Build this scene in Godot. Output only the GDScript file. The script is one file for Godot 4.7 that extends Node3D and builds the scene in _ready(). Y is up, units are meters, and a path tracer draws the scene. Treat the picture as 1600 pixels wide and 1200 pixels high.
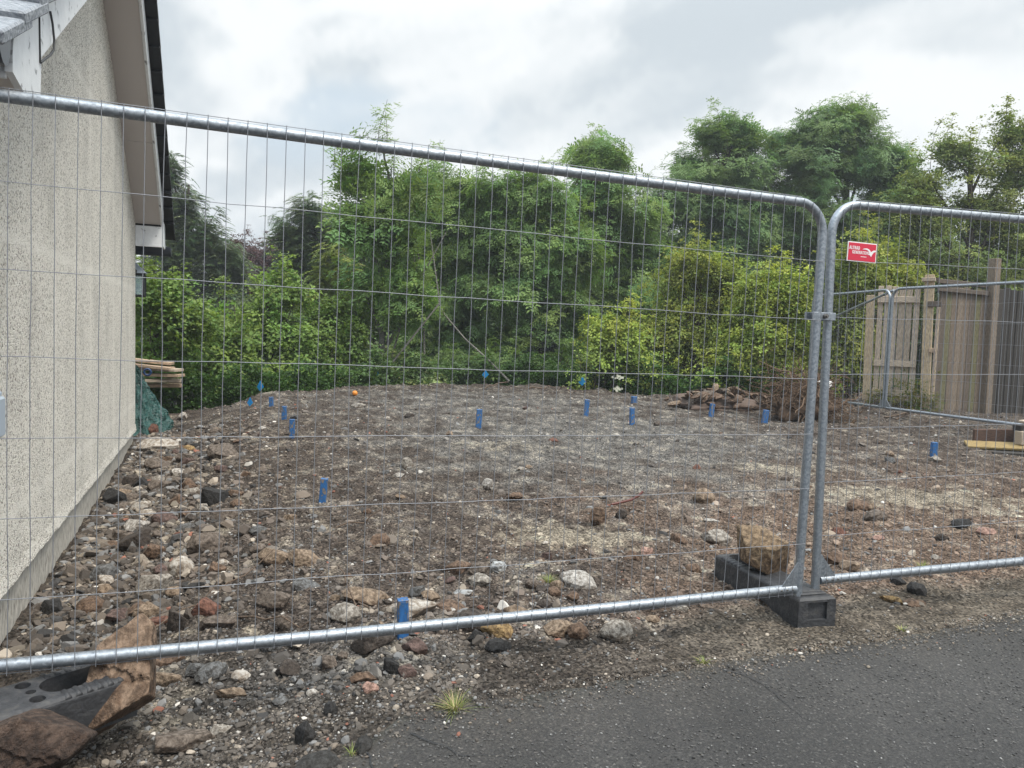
extends Node3D

var rng := RandomNumberGenerator.new()
var counts := {}
var na := FastNoiseLite.new()
var nb := FastNoiseLite.new()
var nc := FastNoiseLite.new()
var M := {}
var stone_meshes := {}
var rock_mats := {}
var sprays := {}
var leaf_mats := {}
var used_labels := {}
var rock_places: Array[Vector3] = []

const RIM := [[-40.0, 9.6], [-5.3, 10.0], [-4.9, 10.4], [-4.2, 10.9], [-3.75, 11.4], [-2.8, 13.0], [-1.3, 14.5], [0.5, 14.8], [2.2, 14.0], [3.2, 13.4], [5.0, 13.4], [7.0, 16.0], [14.0, 17.0], [60.0, 18.0]]
const EDGE := [[-60.0, 6.0], [-6.0, -1.0], [-1.6, -1.86], [-1.05, -2.1], [-0.8, -2.15], [-0.62, -2.19], [-0.5, -2.32], [-0.33, -2.58], [0.3, -2.84], [0.84, -3.05], [2.69, -3.79], [12.0, -7.48], [60.0, -26.5]]


func _ready() -> void:
	rng.seed = 4711
	setup_view()
	setup_noise()
	setup_materials()
	build_ground()
	build_road()
	build_house()
	build_timber_fence()
	build_trees()
	build_fence_panels()
	build_stakes()
	build_rocks()
	build_clutter()
	build_plants()
	build_gravel()


# ---------------------------------------------------------------- view, sky, sun
func setup_view() -> void:
	var cam := Camera3D.new()
	cam.name = "camera"
	cam.fov = 54.3
	cam.near = 0.05
	cam.far = 3000.0
	add_child(cam)
	cam.transform = Transform3D(Basis(Vector3.RIGHT, deg_to_rad(-3.73)) * Basis(Vector3.BACK, 0.034), Vector3(0, 1.35, 0))
	cam.current = true
	var sun := DirectionalLight3D.new()
	sun.name = "sun"
	sun.light_energy = 0.5
	sun.light_angular_distance = 22.0
	sun.light_color = Color(1.0, 0.97, 0.92)
	sun.shadow_enabled = true
	sun.sky_mode = DirectionalLight3D.SKY_MODE_LIGHT_ONLY
	add_child(sun)
	sun.look_at_from_position(Vector3.ZERO, -Vector3(0.45, 1.0, 0.35), Vector3.UP)
	var e := Environment.new()
	e.background_mode = Environment.BG_SKY
	e.tonemap_mode = Environment.TONE_MAPPER_LINEAR
	e.tonemap_exposure = 2.4
	e.sdfgi_enabled = true
	e.ssao_enabled = true
	e.ssil_enabled = true
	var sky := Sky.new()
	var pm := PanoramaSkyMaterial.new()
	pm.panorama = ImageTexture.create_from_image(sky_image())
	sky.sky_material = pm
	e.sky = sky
	e.fog_enabled = true
	e.fog_density = 0.0018
	e.fog_light_color = Color(0.93, 0.96, 1.0)
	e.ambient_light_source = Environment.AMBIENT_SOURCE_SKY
	var we := WorldEnvironment.new()
	we.name = "environment"
	we.environment = e
	add_child(we)


func sky_image() -> Image:
	var w := 1024
	var h := 512
	var n1 := FastNoiseLite.new()
	n1.seed = 21
	n1.noise_type = FastNoiseLite.TYPE_SIMPLEX_SMOOTH
	n1.frequency = 0.8
	n1.fractal_octaves = 5
	n1.fractal_gain = 0.52
	n1.domain_warp_enabled = true
	n1.domain_warp_amplitude = 0.5
	n1.domain_warp_frequency = 0.7
	var n2 := FastNoiseLite.new()
	n2.seed = 5
	n2.frequency = 0.35
	n2.fractal_octaves = 3
	var im := Image.create(w, h, false, Image.FORMAT_RGBF)
	for j in h:
		var el := (0.5 - (j + 0.5) / h) * PI
		for i in w:
			var az := ((i + 0.5) / w - 0.5) * TAU
			var up := sin(el)
			var c := Vector3(0.42, 0.40, 0.37)
			if up > -0.02:
				var turned := az - 0.62
				var dir := Vector3(sin(turned) * cos(el), up, -cos(turned) * cos(el))
				var k := 1.0 / (maxf(up, 0.0) + 0.30)
				var p := Vector2(dir.x * k, dir.z * k) * 1.15
				var v := n1.get_noise_3d(p.x * 1.0, p.y * 1.7, 0.3)
				var b := n2.get_noise_2d(p.x + 7.0, p.y * 1.3)
				var f := clampf(0.46 + v * 1.6 + b * 0.6, 0.0, 1.0)
				f = f * f * (3.0 - 2.0 * f)
				c = Vector3(0.515, 0.57, 0.612).lerp(Vector3(0.775, 0.80, 0.812), f)
				var thin := smoothstep(0.20, 0.5, b - v * 0.35) * smoothstep(0.12, 0.35, up)
				c = c.lerp(Vector3(0.46, 0.68, 0.90), thin * 0.32)
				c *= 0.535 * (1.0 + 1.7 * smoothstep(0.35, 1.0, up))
			im.set_pixel(i, j, Color(c.x, c.y, c.z))
	return im


func setup_noise() -> void:
	na.seed = 3
	na.frequency = 0.8
	na.fractal_octaves = 3
	nb.seed = 9
	nb.frequency = 5.0
	nb.fractal_octaves = 3
	nc.seed = 14
	nc.frequency = 0.28
	nc.fractal_octaves = 4


# ---------------------------------------------------------------- materials
func noise_tex(kind: int, freq: float, size: int, colors: Array, seed_ := 1, octaves := 3, ret := 0, jitter := 1.0, gain := 0.5) -> NoiseTexture2D:
	var f := FastNoiseLite.new()
	f.noise_type = kind
	f.frequency = freq
	f.seed = seed_
	f.fractal_octaves = octaves
	f.fractal_gain = gain
	if kind == FastNoiseLite.TYPE_CELLULAR:
		f.cellular_return_type = ret
		f.cellular_jitter = jitter
		if octaves <= 1:
			f.fractal_type = FastNoiseLite.FRACTAL_NONE
	var t := NoiseTexture2D.new()
	t.width = size
	t.height = size
	t.seamless = true
	t.noise = f
	t.generate_mipmaps = false
	if colors.size():
		var g := Gradient.new()
		var off := PackedFloat32Array()
		var cs := PackedColorArray()
		for c in colors:
			off.append(c[0])
			cs.append(c[1])
		g.offsets = off
		g.colors = cs
		t.color_ramp = g
	return t


func gray(v: float) -> Color:
	return Color(v, v, v)


func lin(r: float, g: float, b: float) -> Color:
	return Color(r, g, b).linear_to_srgb()


func mat(c: Color, rough: float, tex: Texture2D = null, scale := Vector3.ONE, world := false, height: Texture2D = null, hs := 1.0, metal := 0.0) -> StandardMaterial3D:
	var m := StandardMaterial3D.new()
	m.albedo_color = c
	m.roughness = rough
	m.metallic = metal
	if tex or height:
		m.uv1_triplanar = true
		m.uv1_world_triplanar = world
		m.uv1_scale = scale
		m.uv1_triplanar_sharpness = 4.0
	if tex:
		m.albedo_texture = tex
	if height:
		m.heightmap_enabled = true
		m.heightmap_texture = height
		m.heightmap_scale = hs
	return m


func setup_materials() -> void:
	var S := FastNoiseLite.TYPE_SIMPLEX_SMOOTH
	var Cc := FastNoiseLite.TYPE_CELLULAR
	# earth: grit speckle that multiplies the colour of the soil
	var grit := noise_tex(Cc, 0.10, 1024, [[0.0, gray(0.45)], [0.35, gray(0.68)], [0.75, gray(0.86)], [0.9, gray(0.97)], [1.0, Color(1, 0.98, 0.95)]], 2, 1, FastNoiseLite.RETURN_CELL_VALUE)
	var grit_h := noise_tex(S, 0.05, 1024, [], 7, 5)
	var earth := mat(lin(0.4545, 0.4545, 0.4545), 0.95, grit, Vector3(0.9, 0.9, 0.9), true, grit_h, 1.2)
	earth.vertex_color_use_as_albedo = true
	earth.metallic_specular = 0.25
	M.earth = earth
	var asp := noise_tex(Cc, 0.12, 1024, [[0.0, lin(0.033, 0.0325, 0.033)], [0.6, lin(0.055, 0.053, 0.052)], [0.95, lin(0.08, 0.077, 0.074)], [0.985, lin(0.13, 0.125, 0.12)], [1.0, lin(0.20, 0.19, 0.18)]], 31, 1, FastNoiseLite.RETURN_CELL_VALUE)
	var asp_h := noise_tex(Cc, 0.09, 1024, [], 31, 2, FastNoiseLite.RETURN_DISTANCE)
	var road := mat(Color.WHITE, 0.72, asp, Vector3(1.1, 1.1, 1.1), true, asp_h, -0.35)
	road.vertex_color_use_as_albedo = true
	M.road = road
	# pebble-dash
	var peb := noise_tex(Cc, 0.085, 2048, [[0.0, lin(0.17, 0.15, 0.125)], [0.07, lin(0.26, 0.23, 0.195)], [0.16, lin(0.50, 0.465, 0.405)], [0.26, lin(0.76, 0.72, 0.645)], [0.75, lin(0.86, 0.835, 0.775)], [1.0, lin(0.78, 0.74, 0.66)]], 12, 1, FastNoiseLite.RETURN_CELL_VALUE)
	var peb_h := noise_tex(Cc, 0.085, 2048, [], 12, 1, FastNoiseLite.RETURN_DISTANCE)
	var stain := noise_tex(S, 0.012, 512, [[0.0, gray(0.88)], [0.45, gray(0.97)], [1.0, gray(1.0)]], 6, 4)
	var dash := mat(Color.WHITE, 0.9, peb, Vector3(0.86, 0.86, 0.86), false, peb_h, -0.7)
	dash.detail_enabled = true
	dash.detail_albedo = stain
	dash.detail_blend_mode = BaseMaterial3D.BLEND_MODE_MUL
	dash.detail_uv_layer = BaseMaterial3D.DETAIL_UV_2
	dash.uv2_triplanar = true
	dash.uv2_scale = Vector3(0.4, 0.2, 0.4)
	M.dash = dash
	var conc_t := noise_tex(S, 0.02, 1024, [[0.0, lin(0.08, 0.07, 0.06)], [0.25, lin(0.28, 0.26, 0.23)], [0.45, lin(0.43, 0.405, 0.36)], [1.0, lin(0.54, 0.51, 0.46)]], 19, 6, 0, 1.0, 0.62)
	var rough_h := noise_tex(S, 0.03, 512, [], 23, 5)
	M.plinth = mat(Color.WHITE, 0.92, conc_t, Vector3(1.6, 0.5, 1.6), false, rough_h, 1.0)
	M.concrete = mat(Color.WHITE, 0.92, conc_t, Vector3(1.6, 1.6, 1.6), true, rough_h, 1.0)
	# paint, roof
	var flake := noise_tex(S, 0.018, 512, [[0.0, lin(0.10, 0.10, 0.11)], [0.16, lin(0.45, 0.46, 0.48)], [0.22, lin(0.72, 0.74, 0.76)], [1.0, lin(0.80, 0.82, 0.84)]], 41, 5)
	M.white_paint = mat(Color.WHITE, 0.55, flake, Vector3(1.3, 1.3, 1.3), false)
	M.soffit = mat(lin(0.56, 0.52, 0.50), 0.75)
	var slate := noise_tex(S, 0.02, 512, [[0.0, lin(0.10, 0.115, 0.135)], [0.5, lin(0.22, 0.24, 0.27)], [1.0, lin(0.36, 0.38, 0.40)]], 51, 5)
	M.tile = mat(Color.WHITE, 0.55, slate, Vector3(2.2, 2.2, 5.0), true, rough_h, 0.6)
	M.dark_tile = mat(lin(0.03, 0.035, 0.042), 0.6, slate, Vector3(2, 2, 2), true)
	M.gutter = mat(lin(0.028, 0.035, 0.05), 0.35)
	M.black = mat(lin(0.012, 0.013, 0.015), 0.5)
	M.glass = mat(Color(0.75, 0.85, 0.9, 0.25), 0.05)
	M.glass.transparency = BaseMaterial3D.TRANSPARENCY_ALPHA
	M.meter = mat(lin(0.40, 0.46, 0.53), 0.5)
	# metal
	var zinc := noise_tex(Cc, 0.03, 512, [[0.0, lin(0.23, 0.255, 0.285)], [0.5, lin(0.32, 0.35, 0.385)], [1.0, lin(0.43, 0.465, 0.505)]], 61, 3, FastNoiseLite.RETURN_CELL_VALUE)
	var zinc_r := noise_tex(S, 0.03, 256, [[0.0, gray(0.36)], [1.0, gray(0.72)]], 62, 3)
	M.zinc = mat(Color.WHITE, 1.0, zinc, Vector3(7.0, 7.0, 7.0), true, null, 0.06, 0.95)
	M.zinc.roughness_texture = zinc_r
	M.wire = mat(lin(0.26, 0.27, 0.295), 0.55, null, Vector3.ONE, false, null, 1.0, 0.55)
	M.bolt = mat(lin(0.18, 0.17, 0.16), 0.5, null, Vector3.ONE, false, null, 1.0, 0.7)
	# plastics
	M.rubber = mat(Color.WHITE, 0.62, noise_tex(S, 0.02, 256, [[0.0, lin(0.022, 0.023, 0.026)], [0.6, lin(0.040, 0.041, 0.045)], [1.0, lin(0.075, 0.072, 0.068)]], 71, 5), Vector3(3, 3, 3), true, rough_h, 0.25)
	M.tarp = mat(lin(0.018, 0.10, 0.088), 0.28, noise_tex(S, 0.02, 256, [[0.0, gray(0.6)], [1.0, gray(1.0)]], 72, 4), Vector3(2, 2, 2), true, noise_tex(S, 0.025, 512, [], 73, 4), 3.0)
	M.blue = mat(Color.WHITE, 0.55, noise_tex(S, 0.03, 256, [[0.0, lin(0.22, 0.16, 0.11)], [0.30, lin(0.20, 0.16, 0.13)], [0.37, lin(0.018, 0.085, 0.22)], [0.6, lin(0.02, 0.115, 0.32)], [1.0, lin(0.035, 0.16, 0.40)]], 74, 5, 0, 1.0, 0.6), Vector3(4, 2.0, 4), true)
	M.flag = mat(lin(0.015, 0.32, 0.68), 0.6)
	M.flag.backlight_enabled = true
	M.flag.backlight = lin(0.02, 0.3, 0.6)
	M.red = mat(lin(0.56, 0.022, 0.055), 0.45)
	M.sign_white = mat(lin(0.78, 0.76, 0.76), 0.45)
	M.red_pipe = mat(lin(0.11, 0.032, 0.024), 0.5)
	M.bag = mat(lin(0.75, 0.74, 0.72), 0.5)
	M.orange = mat(lin(0.70, 0.24, 0.03), 0.5)
	M.blue_pipe = mat(lin(0.015, 0.05, 0.14), 0.4)
	# wood: long grain along y
	var grain := noise_tex(S, 0.03, 512, [[0.0, gray(0.35)], [0.33, gray(0.72)], [0.52, gray(0.94)], [1.0, Color(1, 0.97, 0.93)]], 81, 6, 0, 1.0, 0.62)
	var woods := {"gate": [0.60, 0.495, 0.385], "gate2": [0.48, 0.395, 0.305], "post": [0.54, 0.43, 0.29], "fence": [0.20, 0.158, 0.120], "fence2": [0.145, 0.116, 0.092], "fence3": [0.25, 0.20, 0.152], "fence_green": [0.17, 0.16, 0.085], "dark": [0.045, 0.040, 0.035], "dark2": [0.065, 0.057, 0.049], "plank": [0.50, 0.37, 0.26], "yellow": [0.33, 0.235, 0.095], "char": [0.035, 0.03, 0.028], "brown": [0.11, 0.065, 0.048], "stick": [0.17, 0.12, 0.085]}
	for k in woods:
		var c: Array = woods[k]
		M["wood_" + k] = mat(lin(c[0], c[1], c[2]), 0.85, grain, Vector3(9, 0.6, 9), true, grain, 0.3)
		M["flatwood_" + k] = mat(lin(c[0], c[1], c[2]), 0.85, grain, Vector3(0.7, 9, 9), false, grain, 0.25)
	# bark
	var bark := noise_tex(S, 0.03, 256, [[0.0, gray(0.4)], [0.6, gray(0.85)], [1.0, gray(1.0)]], 84, 4)
	M.bark = mat(lin(0.105, 0.085, 0.066), 0.9, bark, Vector3(3, 0.8, 3), true, bark, 2.0)
	M.bark_pale = mat(lin(0.26, 0.25, 0.22), 0.9, bark, Vector3(4, 4, 4), true, bark, 1.0)
	M.root = mat(lin(0.20, 0.125, 0.075), 0.9, bark, Vector3(4, 4, 4), true)
	# stone
	var rt := noise_tex(S, 0.022, 1024, [[0.0, Color(0.40, 0.38, 0.36)], [0.38, Color(0.66, 0.64, 0.62)], [0.55, gray(0.86)], [0.68, gray(0.97)], [1.0, Color(1, 0.98, 0.95)]], 91, 7, 0, 1.0, 0.72)
	var rh := noise_tex(S, 0.02, 1024, [], 92, 7, 0, 1.0, 0.70)
	var pale_patch := noise_tex(S, 0.02, 512, [[0.0, lin(0.12, 0.09, 0.065)], [0.42, lin(0.26, 0.22, 0.18)], [0.55, lin(0.40, 0.37, 0.33)], [1.0, lin(0.50, 0.48, 0.45)]], 93, 6, 0, 1.0, 0.66)
	var cols := {"white": [0.50, 0.475, 0.44], "pale": [0.37, 0.34, 0.30], "tan": [0.30, 0.225, 0.16], "brown": [0.19, 0.125, 0.085], "dark": [0.075, 0.06, 0.05], "greyb": [0.19, 0.155, 0.128], "grey": [0.16, 0.163, 0.165], "bluew": [0.50, 0.52, 0.53], "black": [0.034, 0.033, 0.033], "brick": [0.21, 0.098, 0.068], "ochre": [0.38, 0.26, 0.12], "pink": [0.40, 0.25, 0.20], "reddish": [0.145, 0.095, 0.082], "sandstone": [0.26, 0.18, 0.125], "boulder": [0.092, 0.060, 0.044]}
	for k in cols:
		var c: Array = cols[k]
		rock_mats[k] = mat(lin(c[0], c[1], c[2]), 0.9, rt, Vector3(1.3, 1.3, 1.3), true, rh, 0.7)
	rock_mats.mott = mat(Color.WHITE, 0.9, pale_patch, Vector3(1.6, 1.6, 1.6), true, rh, 0.5)
	rock_mats.sandstone.uv1_scale = Vector3(1.0, 1.0, 1.0)
	rock_mats.boulder.uv1_scale = Vector3(1.1, 1.1, 1.1)
	rock_mats.boulder.heightmap_scale = 1.6
	rock_mats.sandstone.heightmap_scale = 1.3
	for k in rock_mats:
		rock_mats[k].vertex_color_use_as_albedo = true
	M.pebble = mat(Color.WHITE, 0.9, null)
	M.pebble.vertex_color_use_as_albedo = true
	var greens := 0
	M.leaf = mat(Color.WHITE, 0.5)
	M.leaf.vertex_color_use_as_albedo = true
	M.leaf.backlight_enabled = true
	M.leaf.backlight = Color(0.90, 0.92, 0.70)
	M.leaf.metallic_specular = 0.35
	M.needle = mat(Color.WHITE, 0.6)
	M.needle.vertex_color_use_as_albedo = true
	M.needle.backlight_enabled = true
	M.needle.backlight = Color(0.7, 0.75, 0.6)
	M.grass = mat(lin(0.16, 0.20, 0.05), 0.6)
	M.grass.backlight_enabled = true
	M.grass.backlight = Color(0.5, 0.5, 0.25)
	M.dry_grass = mat(lin(0.36, 0.29, 0.15), 0.7)
	M.weed = mat(lin(0.07, 0.15, 0.035), 0.5)
	M.petal = mat(lin(0.75, 0.75, 0.62), 0.6)
	M.yellow_paint = mat(Color.WHITE, 0.8, noise_tex(S, 0.05, 512, [[0.0, lin(0.10, 0.08, 0.06)], [0.44, lin(0.14, 0.115, 0.08)], [0.5, lin(0.46, 0.38, 0.2)], [1.0, lin(0.62, 0.54, 0.33)]], 95, 4), Vector3(3, 3, 3), true)


# ---------------------------------------------------------------- naming
func numbered(called: String, parent: Node) -> String:
	var key := str(parent.get_instance_id()) + "/" + called
	var n: int = counts.get(key, 0)
	counts[key] = n + 1
	return called if n == 0 else "%s_%03d" % [called, n]


func mi(called: String, mesh: Mesh, m: Material, parent: Node = self) -> MeshInstance3D:
	var o := MeshInstance3D.new()
	o.name = numbered(called, parent)
	o.mesh = mesh
	o.material_override = m
	parent.add_child(o, true)
	return o


func thing(called: String, label: String, category: String, group := "") -> Node3D:
	var o := Node3D.new()
	o.name = numbered(called, self)
	add_child(o, true)
	return tag(o, label, category, group)


func tag(o: Node3D, label: String, category: String, group := "") -> Node3D:
	o.set_meta("label", label)
	o.set_meta("category", category)
	if group:
		o.set_meta("group", group)
	return o


func structure(o: Node3D, label: String, category: String) -> Node3D:
	tag(o, label, category)
	o.set_meta("kind", "structure")
	return o


func stuff(o: Node3D, label: String, category: String) -> Node3D:
	tag(o, label, category)
	o.set_meta("kind", "stuff")
	return o


# ---------------------------------------------------------------- mesh helpers
func new_st(smooth := false) -> SurfaceTool:
	var st := SurfaceTool.new()
	st.begin(Mesh.PRIMITIVE_TRIANGLES)
	st.set_smooth_group(0 if smooth else -1)
	return st


func done(st: SurfaceTool) -> ArrayMesh:
	st.generate_normals()
	return st.commit()


func tri(st: SurfaceTool, a: Vector3, b: Vector3, c: Vector3, out: Vector3) -> void:
	if (c - a).cross(b - a).dot(out) < 0.0:
		var k := b
		b = c
		c = k
	st.add_vertex(a)
	st.add_vertex(b)
	st.add_vertex(c)


func quad(st: SurfaceTool, a: Vector3, b: Vector3, c: Vector3, d: Vector3, out: Vector3) -> void:
	tri(st, a, b, c, out)
	tri(st, a, c, d, out)


func add_box(st: SurfaceTool, x: Transform3D, s: Vector3, bevel := 0.004) -> void:
	var h := s * 0.5
	bevel = minf(bevel, minf(h.x, minf(h.y, h.z)) * 0.6)
	var i := h - Vector3.ONE * bevel
	for ax in 3:
		var u := (ax + 1) % 3
		var v := (ax + 2) % 3
		for sg in [-1.0, 1.0]:
			var ps := []
			for q in [[-1.0, -1.0], [1.0, -1.0], [1.0, 1.0], [-1.0, 1.0]]:
				var p := Vector3()
				p[ax] = sg * h[ax]
				p[u] = q[0] * i[u]
				p[v] = q[1] * i[v]
				ps.append(x * p)
			var o := Vector3()
			o[ax] = sg
			quad(st, ps[0], ps[1], ps[2], ps[3], x.basis * o)
			for sg2 in [-1.0, 1.0]:   # edge between face ax,sg and face u,sg2
				var a := Vector3()
				a[ax] = sg * h[ax]
				a[u] = sg2 * i[u]
				var b := Vector3()
				b[ax] = sg * i[ax]
				b[u] = sg2 * h[u]
				var a0 := a
				var a1 := a
				var b0 := b
				var b1 := b
				a0[v] = -i[v]
				a1[v] = i[v]
				b0[v] = -i[v]
				b1[v] = i[v]
				var oo := Vector3()
				oo[ax] = sg
				oo[u] = sg2
				quad(st, x * a0, x * a1, x * b1, x * b0, x.basis * oo)
	for sx in [-1.0, 1.0]:
		for sy in [-1.0, 1.0]:
			for sz in [-1.0, 1.0]:
				var g := Vector3(sx, sy, sz)
				tri(st, x * (g * Vector3(h.x, i.y, i.z)), x * (g * Vector3(i.x, h.y, i.z)), x * (g * Vector3(i.x, i.y, h.z)), x.basis * g)


func box_mesh(s: Vector3, bevel := 0.004) -> ArrayMesh:
	var st := new_st()
	add_box(st, Transform3D(), s, bevel)
	return done(st)


func tube(st: SurfaceTool, pts: Array, radii, sides := 8, caps := true) -> void:
	var n := pts.size()
	var rings := []
	var t0: Vector3 = (pts[1] - pts[0]).normalized()
	var up := Vector3.UP if absf(t0.y) < 0.9 else Vector3.RIGHT
	var u := t0.cross(up).normalized()
	for i in n:
		var t: Vector3 = (pts[mini(i + 1, n - 1)] - pts[maxi(i - 1, 0)]).normalized()
		u = (u - t * u.dot(t)).normalized()
		var v := t.cross(u)
		var r: float = radii[i] if radii is Array else radii
		var ring := PackedVector3Array()
		for k in sides:
			var a := TAU * k / sides
			ring.append(pts[i] + (u * cos(a) + v * sin(a)) * r)
		rings.append(ring)
	for i in n - 1:
		for k in sides:
			var k2 := (k + 1) % sides
			var mid: Vector3 = (rings[i][k] + rings[i][k2]) * 0.5 - pts[i]
			quad(st, rings[i][k], rings[i][k2], rings[i + 1][k2], rings[i + 1][k], mid)
	if caps:
		for e in [0, n - 1]:
			var o: Vector3 = (pts[0] - pts[1]) if e == 0 else (pts[n - 1] - pts[n - 2])
			for k in range(1, sides - 1):
				tri(st, rings[e][0], rings[e][k], rings[e][k + 1], o)


func tube_mesh(pts: Array, r, sides := 8) -> ArrayMesh:
	var st := new_st(true)
	tube(st, pts, r, sides, false)
	# caps flat
	st.set_smooth_group(-1)
	var n := pts.size()
	for e in [0, n - 1]:
		var dirv: Vector3 = ((pts[0] - pts[1]) if e == 0 else (pts[n - 1] - pts[n - 2])).normalized()
		var up := Vector3.UP if absf(dirv.y) < 0.9 else Vector3.RIGHT
		var u := dirv.cross(up).normalized()
		var v := dirv.cross(u)
		var rr: float = r[e] if r is Array else r
		for k in sides:
			var a := TAU * k / sides
			var b := TAU * (k + 1) / sides
			tri(st, pts[e], pts[e] + (u * cos(a) + v * sin(a)) * rr, pts[e] + (u * cos(b) + v * sin(b)) * rr, dirv)
	return done(st)


func prism_mesh(poly: PackedVector2Array, depth: float) -> ArrayMesh:
	# polygon in xy, extruded along z from 0 to depth
	var st := new_st()
	var idx := Geometry2D.triangulate_polygon(poly)
	for i in range(0, idx.size(), 3):
		for z in [0.0, depth]:
			var a := poly[idx[i]]
			var b := poly[idx[i + 1]]
			var c := poly[idx[i + 2]]
			tri(st, Vector3(a.x, a.y, z), Vector3(b.x, b.y, z), Vector3(c.x, c.y, z), Vector3(0, 0, -1 if z == 0.0 else 1))
	var ccw := not Geometry2D.is_polygon_clockwise(poly)
	for i in poly.size():
		var a := poly[i]
		var b := poly[(i + 1) % poly.size()]
		var e := b - a
		var o := Vector3(e.y, -e.x, 0) if ccw else Vector3(-e.y, e.x, 0)
		quad(st, Vector3(a.x, a.y, 0), Vector3(b.x, b.y, 0), Vector3(b.x, b.y, depth), Vector3(a.x, a.y, depth), o)
	return done(st)


func v2(list: Array) -> PackedVector2Array:
	var p := PackedVector2Array()
	for q in list:
		p.append(Vector2(q[0], q[1]))
	return p


func ico(subdiv: int) -> Array:
	var t := (1.0 + sqrt(5.0)) / 2.0
	var vs: Array[Vector3] = []
	for q in [[-1, t, 0], [1, t, 0], [-1, -t, 0], [1, -t, 0], [0, -1, t], [0, 1, t], [0, -1, -t], [0, 1, -t], [t, 0, -1], [t, 0, 1], [-t, 0, -1], [-t, 0, 1]]:
		vs.append(Vector3(q[0], q[1], q[2]).normalized())
	var f := [[0, 11, 5], [0, 5, 1], [0, 1, 7], [0, 7, 10], [0, 10, 11], [1, 5, 9], [5, 11, 4], [11, 10, 2], [10, 7, 6], [7, 1, 8], [3, 9, 4], [3, 4, 2], [3, 2, 6], [3, 6, 8], [3, 8, 9], [4, 9, 5], [2, 4, 11], [6, 2, 10], [8, 6, 7], [9, 8, 1]]
	for s in subdiv:
		var mid := {}
		var nf := []
		for a in f:
			var m := []
			for e in [[0, 1], [1, 2], [2, 0]]:
				var i: int = mini(a[e[0]], a[e[1]])
				var j: int = maxi(a[e[0]], a[e[1]])
				var key := i * 100000 + j
				if not mid.has(key):
					mid[key] = vs.size()
					vs.append(((vs[i] + vs[j]) * 0.5).normalized())
				m.append(mid[key])
			nf.append([a[0], m[0], m[2]])
			nf.append([a[1], m[1], m[0]])
			nf.append([a[2], m[2], m[1]])
			nf.append([m[0], m[1], m[2]])
		f = nf
	return [vs, f]


func stone_mesh(seed_: int, subdiv: int, planes: int, near: float, bumps: float, soft := 0.0, flat := false) -> ArrayMesh:
	# a stone with broken faces that fills the box -0.5..0.5
	var r := RandomNumberGenerator.new()
	r.seed = seed_
	var n := FastNoiseLite.new()
	n.seed = seed_
	n.frequency = 1.6
	n.fractal_octaves = 4
	var g := ico(subdiv)
	var vs: Array[Vector3] = g[0]
	var pl := []
	for i in planes:
		var best := Vector3.UP
		var gap := 9.0
		for k in 6:
			var q := Vector3(r.randfn(), r.randfn(), r.randfn()).normalized()
			var worst := -1.0
			for p in pl:
				worst = maxf(worst, q.dot(p[0]))
			if worst < gap:
				gap = worst
				best = q
		pl.append([best, r.randf_range(near, 1.0)])
	for ax in [Vector3.RIGHT, Vector3.UP, Vector3.BACK]:
		pl.append([ax, 1.15])
		pl.append([-ax, 1.15])
	var crisp := 70.0 if soft == 0.0 else 12.0
	var lo := Vector3.ONE * 9.0
	var hi := -lo
	var out := PackedVector3Array()
	for v in vs:
		var sum := 0.0
		for p in pl:
			var c: float = v.dot(p[0])
			if c > 0.01:
				sum += pow(c / p[1], crisp)
		var d := pow(sum, -1.0 / crisp)
		d = lerpf(d, 0.85, soft)
		d *= 1.0 + n.get_noise_3dv(v * 1.3) * bumps + n.get_noise_3dv(v * 5.0) * bumps * 0.35
		out.append(v * d)
		lo = lo.min(v * d)
		hi = hi.max(v * d)
	var mid := (lo + hi) * 0.5
	var size := hi - lo
	for i in out.size():
		out[i] = (out[i] - mid) / size
	var st := new_st(not flat)
	for a in g[1]:
		if flat:
			tri(st, out[a[0]], out[a[1]], out[a[2]], vs[a[0]])
		else:
			dirty_tri(st, n, out[a[0]], out[a[1]], out[a[2]], vs[a[0]])
	return done(st)


func dirty_tri(st: SurfaceTool, n: FastNoiseLite, a: Vector3, b: Vector3, c: Vector3, out: Vector3, foot := -0.5, tall := 1.0) -> void:
	# as tri(), with the soil that sticks to the lower half of a stone in the vertex colours
	if (c - a).cross(b - a).dot(out) < 0.0:
		var k := b
		b = c
		c = k
	for p in [a, b, c]:
		var v := n.get_noise_3dv(p * 2.6 / tall)
		var d := smoothstep(0.62, 0.15, (p.y - foot) / tall + v * 0.8) * 0.8 + smoothstep(0.1, 0.5, n.get_noise_3dv(p * 4.0 / tall + Vector3(7, 0, 0))) * 0.35
		st.set_color(Color.WHITE.lerp(Color(0.42, 0.35, 0.30), clampf(d, 0.0, 0.9)))
		st.add_vertex(p)


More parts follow.
